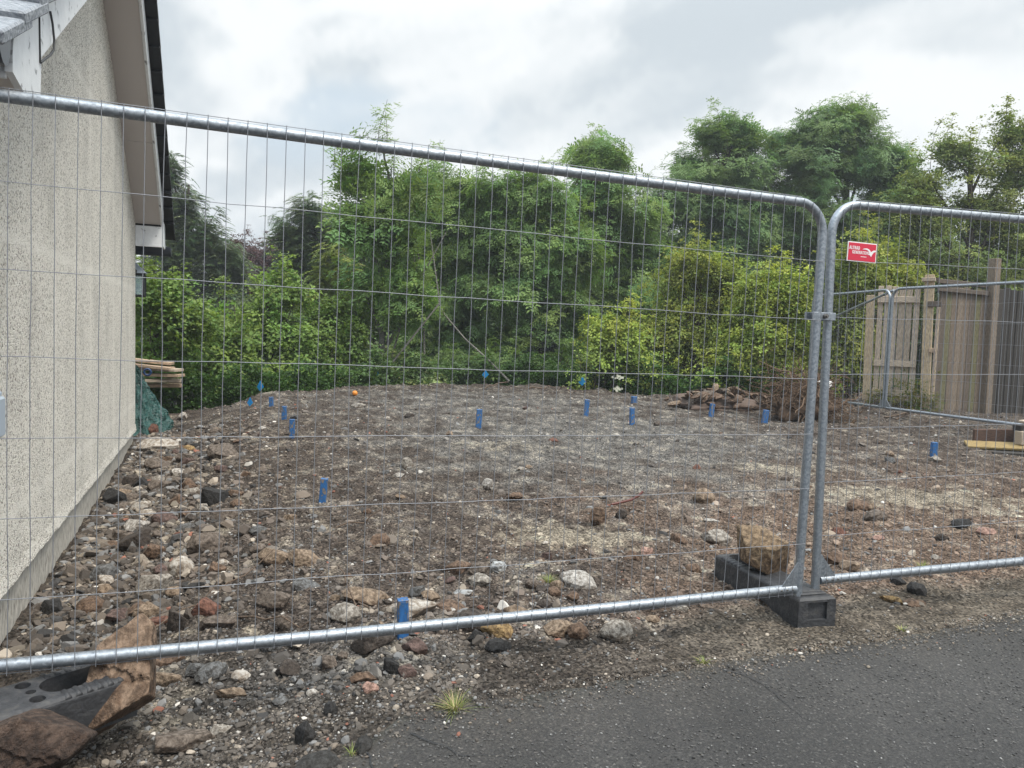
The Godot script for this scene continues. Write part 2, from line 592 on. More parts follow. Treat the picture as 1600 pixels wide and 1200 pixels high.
func hull_stone(outline: Array, half: float, bumps: float, seed_: int) -> ArrayMesh:
	# a broken slab: the convex outline in xy cut to a thickness in z, with a few chipped corners
	var n := FastNoiseLite.new()
	n.seed = seed_
	n.frequency = 12.0
	n.fractal_octaves = 6
	n.fractal_gain = 0.6
	var n2 := FastNoiseLite.new()
	n2.seed = seed_ + 1
	n2.frequency = 1.6
	n2.fractal_octaves = 4
	var r := RandomNumberGenerator.new()
	r.seed = seed_
	var mid := Vector2.ZERO
	for q in outline:
		mid += Vector2(q[0], q[1]) / outline.size()
	var pl := [[Vector3(0.10, 0.16, 1).normalized(), half], [Vector3(-0.22, 0.05, 1).normalized(), half * 1.12], [Vector3(0, 0, -1), half]]
	for i in outline.size():
		var a := Vector2(outline[i][0], outline[i][1]) - mid
		var b := Vector2(outline[(i + 1) % outline.size()][0], outline[(i + 1) % outline.size()][1]) - mid
		var e := (b - a).normalized()
		var o := Vector2(e.y, -e.x)
		pl.append([Vector3(o.x, o.y, r.randf_range(-0.25, 0.25)).normalized(), o.dot(a)])
	var g := ico(5)
	var st := new_st(true)
	var out := PackedVector3Array()
	for v in g[0]:
		var sum := 0.0
		for p in pl:
			var c: float = v.dot(p[0])
			if c > 0.001:
				sum += pow(c / (p[1] * 8.0), 40.0)
		var q: Vector3 = v * pow(sum, -1.0 / 40.0) / 8.0
		var ledge := smoothstep(-0.006, 0.006, q.y + q.x * 0.4 + 0.01 + n.get_noise_2d(q.x * 0.7, q.y) * 0.05)
		q *= 1.0 + n.get_noise_3dv(q) * bumps
		if q.z > 0.0:
			q.z -= (1.0 - ledge) * 0.014
		out.append(q + Vector3(mid.x, mid.y, 0))
	for a in g[1]:
		dirty_tri(st, n2, out[a[0]], out[a[1]], out[a[2]], g[0][a[0]], 0.0, 0.3)
	return done(st)


func lerp_table(t: Array, x: float) -> float:
	if x <= t[0][0]:
		return t[0][1]
	for i in range(1, t.size()):
		if x <= t[i][0]:
			return lerpf(t[i - 1][1], t[i][1], (x - t[i - 1][0]) / (t[i][0] - t[i - 1][0]))
	return t[t.size() - 1][1]


# ---------------------------------------------------------------- ground
func verge(x: float, z: float) -> float:
	# metres from the edge of the tarmac into the plot
	return (lerp_table(EDGE, x) - z) * 0.92


func gh(x: float, z: float) -> float:
	var d := -z
	var t := clampf((d - 4.0) / 9.0, 0.0, 1.0)
	var y := 0.3 * t * t * (3.0 - 2.0 * t)
	y += 0.16 * exp(-((x - 6.2) * (x - 6.2) / 1.4 + (d - 12.6) * (d - 12.6) / 1.0))
	var s := verge(x, z)
	var rough := smoothstep(0.1, 0.5, s)
	var a := na.get_noise_2d(x, z)
	var b := nb.get_noise_2d(x, z)
	y += (a * 0.042 + b * 0.029) * (0.25 + 0.75 * rough)
	y += 0.012 * smoothstep(0.15, 0.6, s) - 0.035 * smoothstep(0.02, -0.12, s)
	# the heap of loose rubble banked against the plinth
	var w := wall_gap(x, z)
	if d < 13.0:
		y -= (0.21 + 0.06 * smoothstep(3.0, 9.0, d)) * smoothstep(1.7, 0.0, w)
	var rim := lerp_table(RIM, x) + a * 0.5
	if d > rim - 0.4:
		y += 0.05 * smoothstep(-0.4, 0.0, d - rim) - clampf((d - rim) * 0.6, 0.0, 1.75)
	return y


func wall_gap(x: float, z: float) -> float:
	return (x + 4.524) * 0.93135 + (z + 8.967) * -0.36413


func sandiness(x: float, z: float, n2: float, n3: float) -> float:
	var sand := maxf(blob(x, z, 0.42, -4.95, 0.50, 0.34), maxf(blob(x, z, 3.5, -6.4, 0.9, 0.45) * 1.05, blob(x, z, 2.7, -7.4, 0.6, 0.3) * 0.6))
	sand = maxf(sand, blob(x, z, -0.1, -8.1, 0.7, 0.3) * 0.45)
	return clampf(sand * 1.45 + n3 * 1.1 + n2 * 0.6 - 0.2, 0.0, 1.0)


func blob(x: float, z: float, cx: float, cz: float, rx: float, rz: float) -> float:
	var q := Vector2((x - cx) / rx, (z - cz) / rz).length()
	return clampf(1.35 - q, 0.0, 1.0)


func soil(x: float, z: float) -> Color:
	var d := -z
	var n1 := nc.get_noise_2d(x * 3.0, z * 3.0)
	var n2 := na.get_noise_2d(x * 2.2 + 40.0, z * 2.2)
	var n3 := nb.get_noise_2d(x * 1.4, z * 1.4 + 30.0)
	var c := Vector3(0.115, 0.093, 0.078)
	var red := smoothstep(-0.3, 2.0, x + n1 * 1.5) * smoothstep(9.5, 5.0, d)
	c = c.lerp(Vector3(0.205, 0.145, 0.108), red * 0.9)
	var grey := maxf(blob(x, z, 1.0, -8.7, 2.6, 2.6), blob(x, z, 0.0, -11.5, 3.0, 2.6) * 0.7)
	c = c.lerp(Vector3(0.190, 0.180, 0.167), clampf(grey * 1.2 + n2 * 0.9 - 0.1, 0.0, 1.0) * 0.9)
	var gravel := smoothstep(0.4, -0.4, x) * smoothstep(3.6, 2.8, d)
	c = c.lerp(Vector3(0.11, 0.106, 0.10), gravel * 0.8)
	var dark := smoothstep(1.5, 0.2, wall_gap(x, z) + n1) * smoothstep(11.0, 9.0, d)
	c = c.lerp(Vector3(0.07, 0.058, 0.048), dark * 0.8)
	var sand := sandiness(x, z, n2, n3)
	c = c.lerp(Vector3(0.36, 0.315, 0.245), sand * 0.78)
	var s := verge(x, z)
	var strip := smoothstep(0.55, 0.35, s + n2 * 0.16)
	c = c.lerp(Vector3(0.088, 0.076, 0.065).lerp(Vector3(0.15, 0.13, 0.105), smoothstep(0.2, 1.6, x)), strip * 0.9)
	c *= 1.0 + n3 * 0.55 + n2 * 0.35
	if d > lerp_table(RIM, x) + 0.6:
		c = Vector3(0.05, 0.055, 0.03)
	c *= 2.2 * 1.1
	return Color(minf(c.x, 1.0), minf(c.y, 1.0), minf(c.z, 1.0))


func axis_points(stops: Array) -> PackedFloat32Array:
	# [from, to, step] runs joined into one list of coordinates
	var p := PackedFloat32Array()
	for s in stops:
		var n: int = ceili((s[1] - s[0]) / s[2])
		for i in n:
			p.append(lerpf(s[0], s[1], float(i) / n))
	p.append(stops[stops.size() - 1][1])
	return p


func grid_mesh(xs: PackedFloat32Array, zs: PackedFloat32Array, height: Callable, color: Callable) -> ArrayMesh:
	var nx := xs.size()
	var nz := zs.size()
	var v := PackedVector3Array()
	var c := PackedColorArray()
	var nn := PackedVector3Array()
	v.resize(nx * nz)
	c.resize(nx * nz)
	nn.resize(nx * nz)
	for j in nz:
		for i in nx:
			v[j * nx + i] = Vector3(xs[i], height.call(xs[i], zs[j]), zs[j])
			c[j * nx + i] = color.call(xs[i], zs[j])
	for j in nz:
		for i in nx:
			var l := v[j * nx + maxi(i - 1, 0)]
			var r := v[j * nx + mini(i + 1, nx - 1)]
			var u := v[maxi(j - 1, 0) * nx + i]
			var w := v[mini(j + 1, nz - 1) * nx + i]
			var q := (w - u).cross(r - l)
			nn[j * nx + i] = (q if q.y > 0 else -q).normalized()
	var idx := PackedInt32Array()
	idx.resize((nx - 1) * (nz - 1) * 6)
	var k := 0
	for j in nz - 1:
		for i in nx - 1:
			var a := j * nx + i
			for q in [a, a + 1, a + nx + 1, a, a + nx + 1, a + nx]:
				idx[k] = q
				k += 1
	var arr := []
	arr.resize(Mesh.ARRAY_MAX)
	arr[Mesh.ARRAY_VERTEX] = v
	arr[Mesh.ARRAY_NORMAL] = nn
	arr[Mesh.ARRAY_COLOR] = c
	arr[Mesh.ARRAY_INDEX] = idx
	var m := ArrayMesh.new()
	m.add_surface_from_arrays(Mesh.PRIMITIVE_TRIANGLES, arr)
	return m


func build_ground() -> void:
	var xs := axis_points([[-60.0, -12.0, 4.0], [-12.0, -4.0, 0.16], [-4.0, -2.4, 0.04], [-2.4, 3.6, 0.02], [3.6, 6.0, 0.035], [6.0, 13.0, 0.12], [13.0, 60.0, 4.0]])
	var zs := axis_points([[-40.0, -20.0, 2.0], [-20.0, -15.5, 0.25], [-15.5, -9.0, 0.055], [-9.0, -6.0, 0.032], [-6.0, -1.9, 0.02], [-1.9, 0.0, 0.2], [0.0, 12.0, 2.0]])
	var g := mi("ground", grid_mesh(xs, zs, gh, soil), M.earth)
	structure(g, "bare stony building plot of churned brown and grey soil", "ground")
	var st := new_st()
	quad(st, Vector3(-900, -1.72, -900), Vector3(900, -1.72, -900), Vector3(900, -1.72, -26), Vector3(-900, -1.72, -26), Vector3.UP)
	var m := mat(lin(0.045, 0.055, 0.025), 0.95)
	var f := mi("far_ground", done(st), m)
	structure(f, "low green ground reaching away under the wood", "ground")


func build_road() -> void:
	var st := new_st(true)
	var n := FastNoiseLite.new()
	n.seed = 77
	n.frequency = 3.0
	n.fractal_octaves = 3
	var xs := axis_points([[-40.0, -4.0, 2.0], [-4.0, -1.6, 0.1], [-1.6, 4.0, 0.02], [4.0, 40.0, 1.0]])
	var rows := []
	for x in xs:
		var e: float = lerp_table(EDGE, x) + n.get_noise_1d(x) * 0.035 + n.get_noise_1d(x * 5.0 + 90.0) * 0.014
		rows.append(e)
	for i in xs.size() - 1:
		for k in 12:
			var a := pow(k / 12.0, 2.0)
			var b := pow((k + 1) / 12.0, 2.0)
			var p := []
			for q in [[i, a], [i + 1, a], [i + 1, b], [i, b]]:
				var x: float = xs[q[0]]
				var z: float = lerpf(rows[q[0]], 14.0, q[1])
				var y: float = 0.008 + nc.get_noise_2d(x * 2.0, z * 2.0) * 0.012
				if q[1] == 0.0:
					y -= 0.016
				var w: float = nc.get_noise_2d(x * 3.0 + 9.0, z * 3.0) * 0.35 + na.get_noise_2d(x * 4.0, z * 4.0) * 0.25
				var edge_d: float = (z - rows[q[0]])
				var dusty: float = smoothstep(0.16, 0.0, edge_d + w * 0.2) * 0.8 + smoothstep(1.2, 0.0, edge_d) * 0.25
				var c := Vector3.ONE * (1.0 + w * 0.5)
				c = c.lerp(Vector3(1.9, 1.7, 1.45), dusty)
				c *= 1.0 + 0.45 * nc.get_noise_2d(x * 1.3 + 70.0, z * 1.3) + 0.25 * nb.get_noise_2d(x * 0.5, z * 0.5)
				p.append([Vector3(x, y, z), Color(c.x * 0.5, c.y * 0.5, c.z * 0.5)])
			for t in [[0, 1, 2], [0, 2, 3]]:
				for m in t:
					st.set_color(p[m][1])
					st.add_vertex(p[m][0])
	var r := mi("road", done(st), M.road)
	structure(r, "dark worn tarmac with exposed chippings and a crumbling edge", "road")
	# cracks that run in from the broken edge
	var cr := RandomNumberGenerator.new()
	cr.seed = 17
	for q in [[-0.42, -2.30, 0.9, 0.45], [-0.30, -2.42, 0.2, 0.35], [-0.50, -2.20, 1.3, 0.3], [0.9, -2.98, 0.5, 0.5]]:
		var ct := new_st()
		var p := Vector3(q[0], 0, q[1])
		var a: float = q[2]
		for k in 14:
			a += cr.randfn() * 0.28
			var e: Vector3 = p + Vector3(cos(a), 0, sin(a)) * q[3] / 14.0
			var sd: Vector3 = (e - p).cross(Vector3.UP).normalized() * lerpf(0.0028, 0.0007, k / 13.0)
			var y0 := 0.0125 + nc.get_noise_2d(p.x * 2.0, p.z * 2.0) * 0.012
			var y1 := 0.0125 + nc.get_noise_2d(e.x * 2.0, e.z * 2.0) * 0.012
			quad(ct, Vector3(p.x + sd.x, y0, p.z + sd.z), Vector3(p.x - sd.x, y0, p.z - sd.z), Vector3(e.x - sd.x, y1, e.z - sd.z), Vector3(e.x + sd.x, y1, e.z + sd.z), Vector3.UP)
			p = e
		mi("crack", done(ct), M.black, r)


# ---------------------------------------------------------------- house
func soffit_far(t: float) -> float:
	return 2.36 + 0.59 * t


func soffit_near(t: float) -> float:
	return 2.2 + 0.59 * (5.71 - t)


func slope_box(called: String, m: Material, parent: Node, off0: float, off1: float, t0: float, h0: float, t1: float, h1: float, thick: float, bevel := 0.004) -> MeshInstance3D:
	# a board that runs along a roof slope in the house's own axes (x off the gable, z along it); its underside goes through both points
	var a := Vector3((off0 + off1) * 0.5, h0, t0)
	var b := Vector3((off0 + off1) * 0.5, h1, t1)
	var z := (b - a).normalized()
	var x := Vector3.RIGHT
	var y := z.cross(x).normalized()
	if y.y < 0:
		y = -y
	var st := new_st()
	add_box(st, Transform3D(Basis(x, y, z), (a + b) * 0.5 + y * thick * 0.5), Vector3(absf(off1 - off0), thick, a.distance_to(b)), bevel)
	return mi(called, done(st), m, parent)


func build_house() -> void:
	var h := thing("bungalow", "cream pebble-dashed bungalow gable with white bargeboards beside the plot", "house")
	h.transform = Transform3D(Basis(Vector3(0.93135, 0, -0.36413), Vector3.UP, Vector3(0.36413, 0, 0.93135)).scaled(Vector3.ONE * 1.16), Vector3(-4.524, -0.216, -8.967))
	var apex_t := 2.73
	var apex_h := soffit_far(apex_t)
	# walls: a closed prism that reaches back from the gable
	var st := new_st()
	var g := [Vector2(0, 0.245), Vector2(0, 2.5), Vector2(apex_t, apex_h + 0.12), Vector2(5.71, 2.34), Vector2(5.71, 0.245)]
	for i in range(1, 4):
		for x in [0.0, -9.0]:
			tri(st, Vector3(x, g[0].y, g[0].x), Vector3(x, g[i].y, g[i].x), Vector3(x, g[i + 1].y, g[i + 1].x), Vector3(1 if x == 0.0 else -1, 0, 0))
	for i in 5:
		var a: Vector2 = g[i]
		var b: Vector2 = g[(i + 1) % 5]
		var mid := (a + b) * 0.5 - Vector2(2.8, 1.6)
		quad(st, Vector3(0, a.y, a.x), Vector3(0, b.y, b.x), Vector3(-9, b.y, b.x), Vector3(-9, a.y, a.x), Vector3(0, mid.y, mid.x))
	mi("wall", done(st), M.dash, h)
	# ragged lower edge of the render, hanging over the plinth
	var lip := new_st()
	var n := FastNoiseLite.new()
	n.seed = 8
	n.frequency = 4.0
	var N := 220
	for i in N:
		var t0 := 5.71 * i / N
		var t1 := 5.71 * (i + 1) / N
		var y0 := 0.232 + n.get_noise_1d(t0) * 0.014 + n.get_noise_1d(t0 * 6.0) * 0.008
		var y1 := 0.232 + n.get_noise_1d(t1) * 0.014 + n.get_noise_1d(t1 * 6.0) * 0.008
		quad(lip, Vector3(0.004, 0.30, t0), Vector3(0.004, 0.30, t1), Vector3(0.012, y1, t1), Vector3(0.012, y0, t0), Vector3(1, 0, 0))
		quad(lip, Vector3(0.012, y0, t0), Vector3(0.012, y1, t1), Vector3(-0.02, y1, t1), Vector3(-0.02, y0, t0), Vector3(0, -1, 0))
	mi("render_edge", done(lip), M.dash, h)
	var pl := new_st()
	add_box(pl, Transform3D(Basis(), Vector3(-4.512, -0.08, 2.855)), Vector3(8.99, 0.65, 5.69), 0.01)
	mi("plinth", done(pl), M.plinth, h)
	# roof
	var top_far := new_st()
	var rt := 0.15
	for s in [[-0.36, soffit_far(-0.36), apex_t, apex_h], [6.04, soffit_near(6.04), apex_t, apex_h]]:
		var z := Vector3(0, s[3] - s[1], s[2] - s[0]).normalized()
		var y := z.cross(Vector3.RIGHT).normalized()
		if y.y < 0:
			y = -y
		var a := Vector3(-4.4, s[1], s[0])
		var b := Vector3(-4.4, s[3], s[2])
		add_box(top_far, Transform3D(Basis(Vector3.RIGHT, y, z), (a + b) * 0.5 + y * 0.135), Vector3(9.2, 0.04, a.distance_to(b) + 0.05), 0.004)
	var roof := mi("roof", done(top_far), M.dark_tile, h)
	# tiles of the near slope, course by course from the eave
	var gauge := 0.255
	var along := Vector3(0, 0.59, -1).normalized()
	var nrm := Vector3(0, 1, 0.59).normalized()
	var tiles := []
	var r := RandomNumberGenerator.new()
	r.seed = 50
	for k in 3:
		tiles.append(box_mesh(Vector3(0.326, 0.036, 0.36), 0.006))
	var tilt := Basis(Vector3.RIGHT, atan(0.59))
	for c in 12:
		for i in 6:
			var x := 0.30 - 0.165 - i * 0.332 - (0.166 if c % 2 else 0.0)
			var w := 1.0
			if i == 0 and c % 2:
				x = 0.30 - 0.165 - 0.083 - 0.0
			if i == 0 and c % 2:
				var half := mi("tile", box_mesh(Vector3(0.16, 0.036, 0.36), 0.006), M.tile, roof)
				half.transform = Transform3D(tilt * Basis(Vector3.RIGHT, -0.085), Vector3(0.22, soffit_near(6.21), 6.21) + along * (c * gauge + 0.165) + nrm * 0.172)
			if i == 5 and c % 2:
				continue
			if c % 2:
				x = 0.30 - 0.166 - 0.165 - i * 0.332
			var o := mi("tile", tiles[r.randi() % 3], M.tile, roof)
			o.transform = Transform3D(tilt * Basis(Vector3.RIGHT, -0.085 + r.randf_range(-0.008, 0.008)) * Basis(Vector3.UP, r.randf_range(-0.006, 0.006)), Vector3(x, soffit_near(6.21), 6.21) + along * (c * gauge + 0.165) + nrm * (0.172 + r.randf_range(0, 0.004)))
	# verge tiles of the far slope: dark stepped ends seen from below
	var alongf := Vector3(0, 0.59, 1).normalized()
	var nrmf := Vector3(0, 1, -0.59).normalized()
	var tiltf := Basis(Vector3.RIGHT, -atan(0.59))
	for c in 13:
		var o := mi("verge_tile", box_mesh(Vector3(0.36, 0.05, 0.33), 0.005), M.dark_tile, roof)
		o.transform = Transform3D(tiltf * Basis(Vector3.RIGHT, 0.09), Vector3(0.165, soffit_far(-0.42), -0.42) + alongf * (c * gauge + 0.16) + nrmf * 0.19)
	var cap := tube_mesh([Vector3(0.32, apex_h + 0.22, apex_t), Vector3(-8.9, apex_h + 0.22, apex_t)], 0.11, 10)
	mi("ridge", cap, M.dark_tile, roof)
	# soffits and bargeboards, in two lengths with a joint
	for s in [[0.0, 1.02], [1.024, 2.73]]:
		slope_box("soffit", M.soffit, h, 0.0, 0.235, s[0], soffit_far(s[0]), s[1], soffit_far(s[1]), 0.012, 0.002)
	slope_box("soffit", M.soffit, h, 0.0, 0.235, 5.71, soffit_near(5.71), 2.735, soffit_near(2.735), 0.012, 0.002)
	slope_box("bargeboard", M.white_paint, h, 0.235, 0.258, 0.0, soffit_far(0.0) - 0.012, 2.72, soffit_far(2.72) - 0.012, 0.165)
	slope_box("bargeboard", M.white_paint, h, 0.235, 0.258, 5.73, soffit_near(5.73) - 0.012, 2.74, soffit_near(2.74) - 0.012, 0.165)
	# box ends
	var near_end := mi("box_end", prism_mesh(v2([[-5.66, 2.36], [-5.70, 2.085], [-5.92, 2.03], [-6.055, 2.05], [-6.055, 2.10], [-6.03, 2.19], [-5.90, 2.26]]), 0.02), M.white_paint, h)
	near_end.transform = Transform3D(Basis(Vector3(0, 0, -1), Vector3.UP, Vector3(1, 0, 0)), Vector3(0.240, 0, 0))
	var fe := new_st()
	add_box(fe, Transform3D(Basis(), Vector3(0.128, 2.235, 0.012)), Vector3(0.256, 0.21, 0.02), 0.004)
	mi("box_end", done(fe), M.white_paint, h)
	var fb := new_st()
	add_box(fb, Transform3D(Basis(), Vector3(0.2475, 2.27, -0.16)), Vector3(0.02, 0.26, 0.32), 0.004)
	mi("box_end", done(fb), M.white_paint, h)
	var es := new_st()
	add_box(es, Transform3D(Basis(), Vector3(-4.4, 2.07, 5.88)), Vector3(9.28, 0.012, 0.33), 0.002)
	mi("eave_board", done(es), M.soffit, h)
	var fs := new_st()
	add_box(fs, Transform3D(Basis(), Vector3(-4.4, 2.13, 6.035)), Vector3(9.28, 0.19, 0.018), 0.002)
	mi("fascia", done(fs), M.white_paint, h)
	# gutter: half round trough with a closed end
	for gq in [[6.15, 2.135, 0.262], [-0.42, 2.17, 0.31]]:
		var gs := new_st(true)
		var arc := []
		for k in 13:
			var a := PI + PI * k / 12.0
			arc.append(Vector2(gq[0] + cos(a) * 0.068, gq[1] + sin(a) * 0.095))
		for k in 12:
			var p: Vector2 = arc[k]
			var q: Vector2 = arc[k + 1]
			quad(gs, Vector3(gq[2], p.y, p.x), Vector3(gq[2], q.y, q.x), Vector3(-8.8, q.y, q.x), Vector3(-8.8, p.y, p.x), Vector3(0, p.y - gq[1], p.x - gq[0]))
		gs.set_smooth_group(-1)
		for k in 12:
			tri(gs, Vector3(gq[2], gq[1], gq[0]), Vector3(gq[2], arc[k].y, arc[k].x), Vector3(gq[2], arc[k + 1].y, arc[k + 1].x), Vector3(1, 0, 0))
		mi("gutter", done(gs), M.gutter, h)
	# black cable that loops down over the bargeboard
	mi("cable", tube_mesh([Vector3(0.262, 2.41, 5.55), Vector3(0.268, 2.37, 5.545), Vector3(0.27, 2.32, 5.53), Vector3(0.27, 2.285, 5.54), Vector3(0.268, 2.25, 5.59), Vector3(0.266, 2.22, 5.65), Vector3(0.264, 2.185, 5.715)], 0.004, 6), M.black, h)
	mi("cable", tube_mesh([Vector3(0.262, 2.345, 5.72), Vector3(0.263, 2.185, 5.716)], 0.003, 6), M.black, h)
	# grey box on the gable
	var mb := new_st()
	add_box(mb, Transform3D(Basis(), Vector3(0.016, 0.965, 5.36)), Vector3(0.032, 0.16, 0.40), 0.012)
	add_box(mb, Transform3D(Basis(), Vector3(0.013, 1.056, 5.36)), Vector3(0.025, 0.02, 0.36), 0.006)
	mi("wall_box", done(mb), M.meter, h)
	# lantern on the wall round the far corner
	var la := thing("wall_lantern", "black framed lantern with a pale sloping lid on the hidden house wall", "lantern")
	la.transform = h.transform * Transform3D(Basis(), Vector3(-0.02, 1.62, -0.22))
	var fr := new_st()
	for sx in [-1, 1]:
		for sz in [-1, 1]:
			add_box(fr, Transform3D(Basis(), Vector3(sx * 0.085, 0.12, sz * 0.085)), Vector3(0.022, 0.22, 0.022), 0.003)
	for y in [0.01, 0.23]:
		for s in [-1, 1]:
			add_box(fr, Transform3D(Basis(), Vector3(0, y, s * 0.085)), Vector3(0.148, 0.02, 0.02), 0.003)
			add_box(fr, Transform3D(Basis(), Vector3(s * 0.085, y, 0)), Vector3(0.02, 0.02, 0.148), 0.003)
	add_box(fr, Transform3D(Basis(), Vector3(0, 0.26, 0.15)), Vector3(0.05, 0.03, 0.14), 0.004)
	mi("frame", done(fr), M.black, la)
	var ls := new_st()
	for k in 4:
		var a := TAU * k / 4 + PI / 4
		var b := TAU * (k + 1) / 4 + PI / 4
		tri(ls, Vector3(0, 0.36, 0), Vector3(cos(a) * 0.16, 0.245, sin(a) * 0.16), Vector3(cos(b) * 0.16, 0.245, sin(b) * 0.16), Vector3(cos(a) + cos(b), 1, sin(a) + sin(b)))
		tri(ls, Vector3(0, 0.242, 0), Vector3(cos(a) * 0.16, 0.245, sin(a) * 0.16), Vector3(cos(b) * 0.16, 0.245, sin(b) * 0.16), Vector3(0, -1, 0))
	mi("lid", done(ls), M.meter, la)
	for s in [-1, 1]:
		var gp := new_st()
		add_box(gp, Transform3D(Basis(), Vector3(s * 0.085, 0.12, 0)), Vector3(0.003, 0.196, 0.146), 0.0005)
		mi("pane", done(gp), M.glass, la)
		var gz := new_st()
		add_box(gz, Transform3D(Basis(), Vector3(0, 0.12, s * 0.085)), Vector3(0.146, 0.196, 0.003), 0.0005)
		mi("pane", done(gz), M.glass, la)


# ---------------------------------------------------------------- timber fence and gate
func board(parent: Node, called: String, p: Vector3, size: Vector3, m: String, yaw: float, lean := 0.0, roll := 0.0) -> MeshInstance3D:
	var o := mi(called, box_mesh(size, 0.005), M[m], parent)
	o.transform = Transform3D(Basis(Vector3.UP, yaw) * Basis(Vector3.BACK, lean) * Basis(Vector3.RIGHT, roll), p + Vector3(0, size.y * 0.5, 0))
	return o


func board_run(parent: Node, a: Vector3, b: Vector3, n: int, width: float, y0: float, y1: float, mats: Array, gap_var: float, seed_: int) -> void:
	var r := RandomNumberGenerator.new()
	r.seed = seed_
	var dirv := (b - a)
	var yaw := atan2(-dirv.z, dirv.x)
	for i in n:
		var p := a.lerp(b, (i + 0.5) / n)
		var hh := y1 - y0 + r.randf_range(-0.03, 0.03)
		board(parent, "board", Vector3(p.x, y0 + r.randf_range(-0.02, 0.02), p.z), Vector3(width + r.randf_range(-gap_var, gap_var), hh, 0.022 + r.randf_range(0, 0.006)), mats[r.randi() % mats.size()], yaw + r.randf_range(-0.03, 0.03), r.randf_range(-0.008, 0.008))


func build_timber_fence() -> void:
	var g := thing("timber_gate", "pale weathered timber gate of spaced boards beside the big gate post", "gate")
	var a := Vector3(5.98, 0, -12.44)
	var b := Vector3(6.52, 0, -12.1)
	var yaw := atan2(-(b.z - a.z), b.x - a.x)
	var bn := Vector3(sin(yaw), 0, cos(yaw))
	board_run(g, a, b, 6, 0.088, 0.52, 2.36, ["wood_gate", "wood_gate", "wood_gate2"], 0.008, 31)
	for y in [0.62, 1.10, 2.14]:
		var m := (a + b) * 0.5 + bn * 0.036
		var o := mi("rail", box_mesh(Vector3(0.62, 0.10, 0.035), 0.005), M.flatwood_gate, g)
		o.transform = Transform3D(Basis(Vector3.UP, yaw), Vector3(m.x, y, m.z))
	board(g, "side_post", Vector3(5.90, 0.36, -12.46), Vector3(0.12, 1.85, 0.10), "wood_post", yaw, 0.02)
	var p := thing("gate_post", "thick leaning gate post with a notched top between gate and grey boards", "post")
	board(p, "post", Vector3(6.60, 0.2, -11.98), Vector3(0.135, 2.33, 0.13), "wood_post", yaw, 0.025)
	board(p, "post_cap", Vector3(6.545, 2.42, -11.96), Vector3(0.19, 0.06, 0.15), "wood_gate2", yaw, 0.025)
	board(p, "latch_block", Vector3(6.62, 2.02, -11.88), Vector3(0.20, 0.09, 0.06), "wood_fence2", yaw)
	board(p, "latch_block", Vector3(6.63, 1.30, -11.88), Vector3(0.10, 0.07, 0.05), "wood_plank", yaw)
	board(p, "batten", Vector3(6.74, 0.5, -11.98), Vector3(0.05, 1.55, 0.04), "wood_gate", yaw)
	var f := thing("board_fence", "grey weathered close-boarded fence between the gate post and the tall post", "fence")
	board_run(f, Vector3(6.78, 0, -12.04), Vector3(7.86, 0, -12.42), 9, 0.128, 0.26, 2.36, ["wood_fence", "wood_fence2", "wood_fence3", "wood_fence", "wood_fence_green"], 0.01, 32)
	var fy := atan2(0.38, 1.08)
	for y in [2.30, 2.43]:
		var o := mi("rail", box_mesh(Vector3(1.25, 0.07, 0.045), 0.006), M.flatwood_fence2, f)
		o.transform = Transform3D(Basis(Vector3.UP, fy) * Basis(Vector3.BACK, -0.02), Vector3(7.30, y, -12.18 if y < 2.4 else -12.22))
	board(f, "tall_post", Vector3(7.82, 0.2, -12.34), Vector3(0.13, 2.66, 0.13), "wood_fence3", fy, 0.01)
	var d := thing("board_fence", "darker taller run of boards beyond the tall post", "fence")
	board_run(d, Vector3(7.95, 0, -12.44), Vector3(11.5, 0, -13.5), 26, 0.132, 0.2, 2.36, ["wood_dark", "wood_dark2", "wood_dark"], 0.01, 33)
	var o2 := mi("rail", box_mesh(Vector3(3.6, 0.09, 0.045), 0.006), M.flatwood_dark, d)
	o2.transform = Transform3D(Basis(Vector3.UP, atan2(1.06, 3.55)), Vector3(9.72, 1.9, -13.03))


# ---------------------------------------------------------------- trees
func tri_leaf(st: SurfaceTool, base: Vector3, tip: Vector3, side: Vector3, fold: Vector3) -> void:
	# a leaf folded along its midrib: two triangles each side would be too many, one each side is enough
	var m := base.lerp(tip, 0.45)
	st.add_vertex(base)
	st.add_vertex(m + side + fold)
	st.add_vertex(tip)
	st.add_vertex(base)
	st.add_vertex(tip)
	st.add_vertex(m - side + fold)


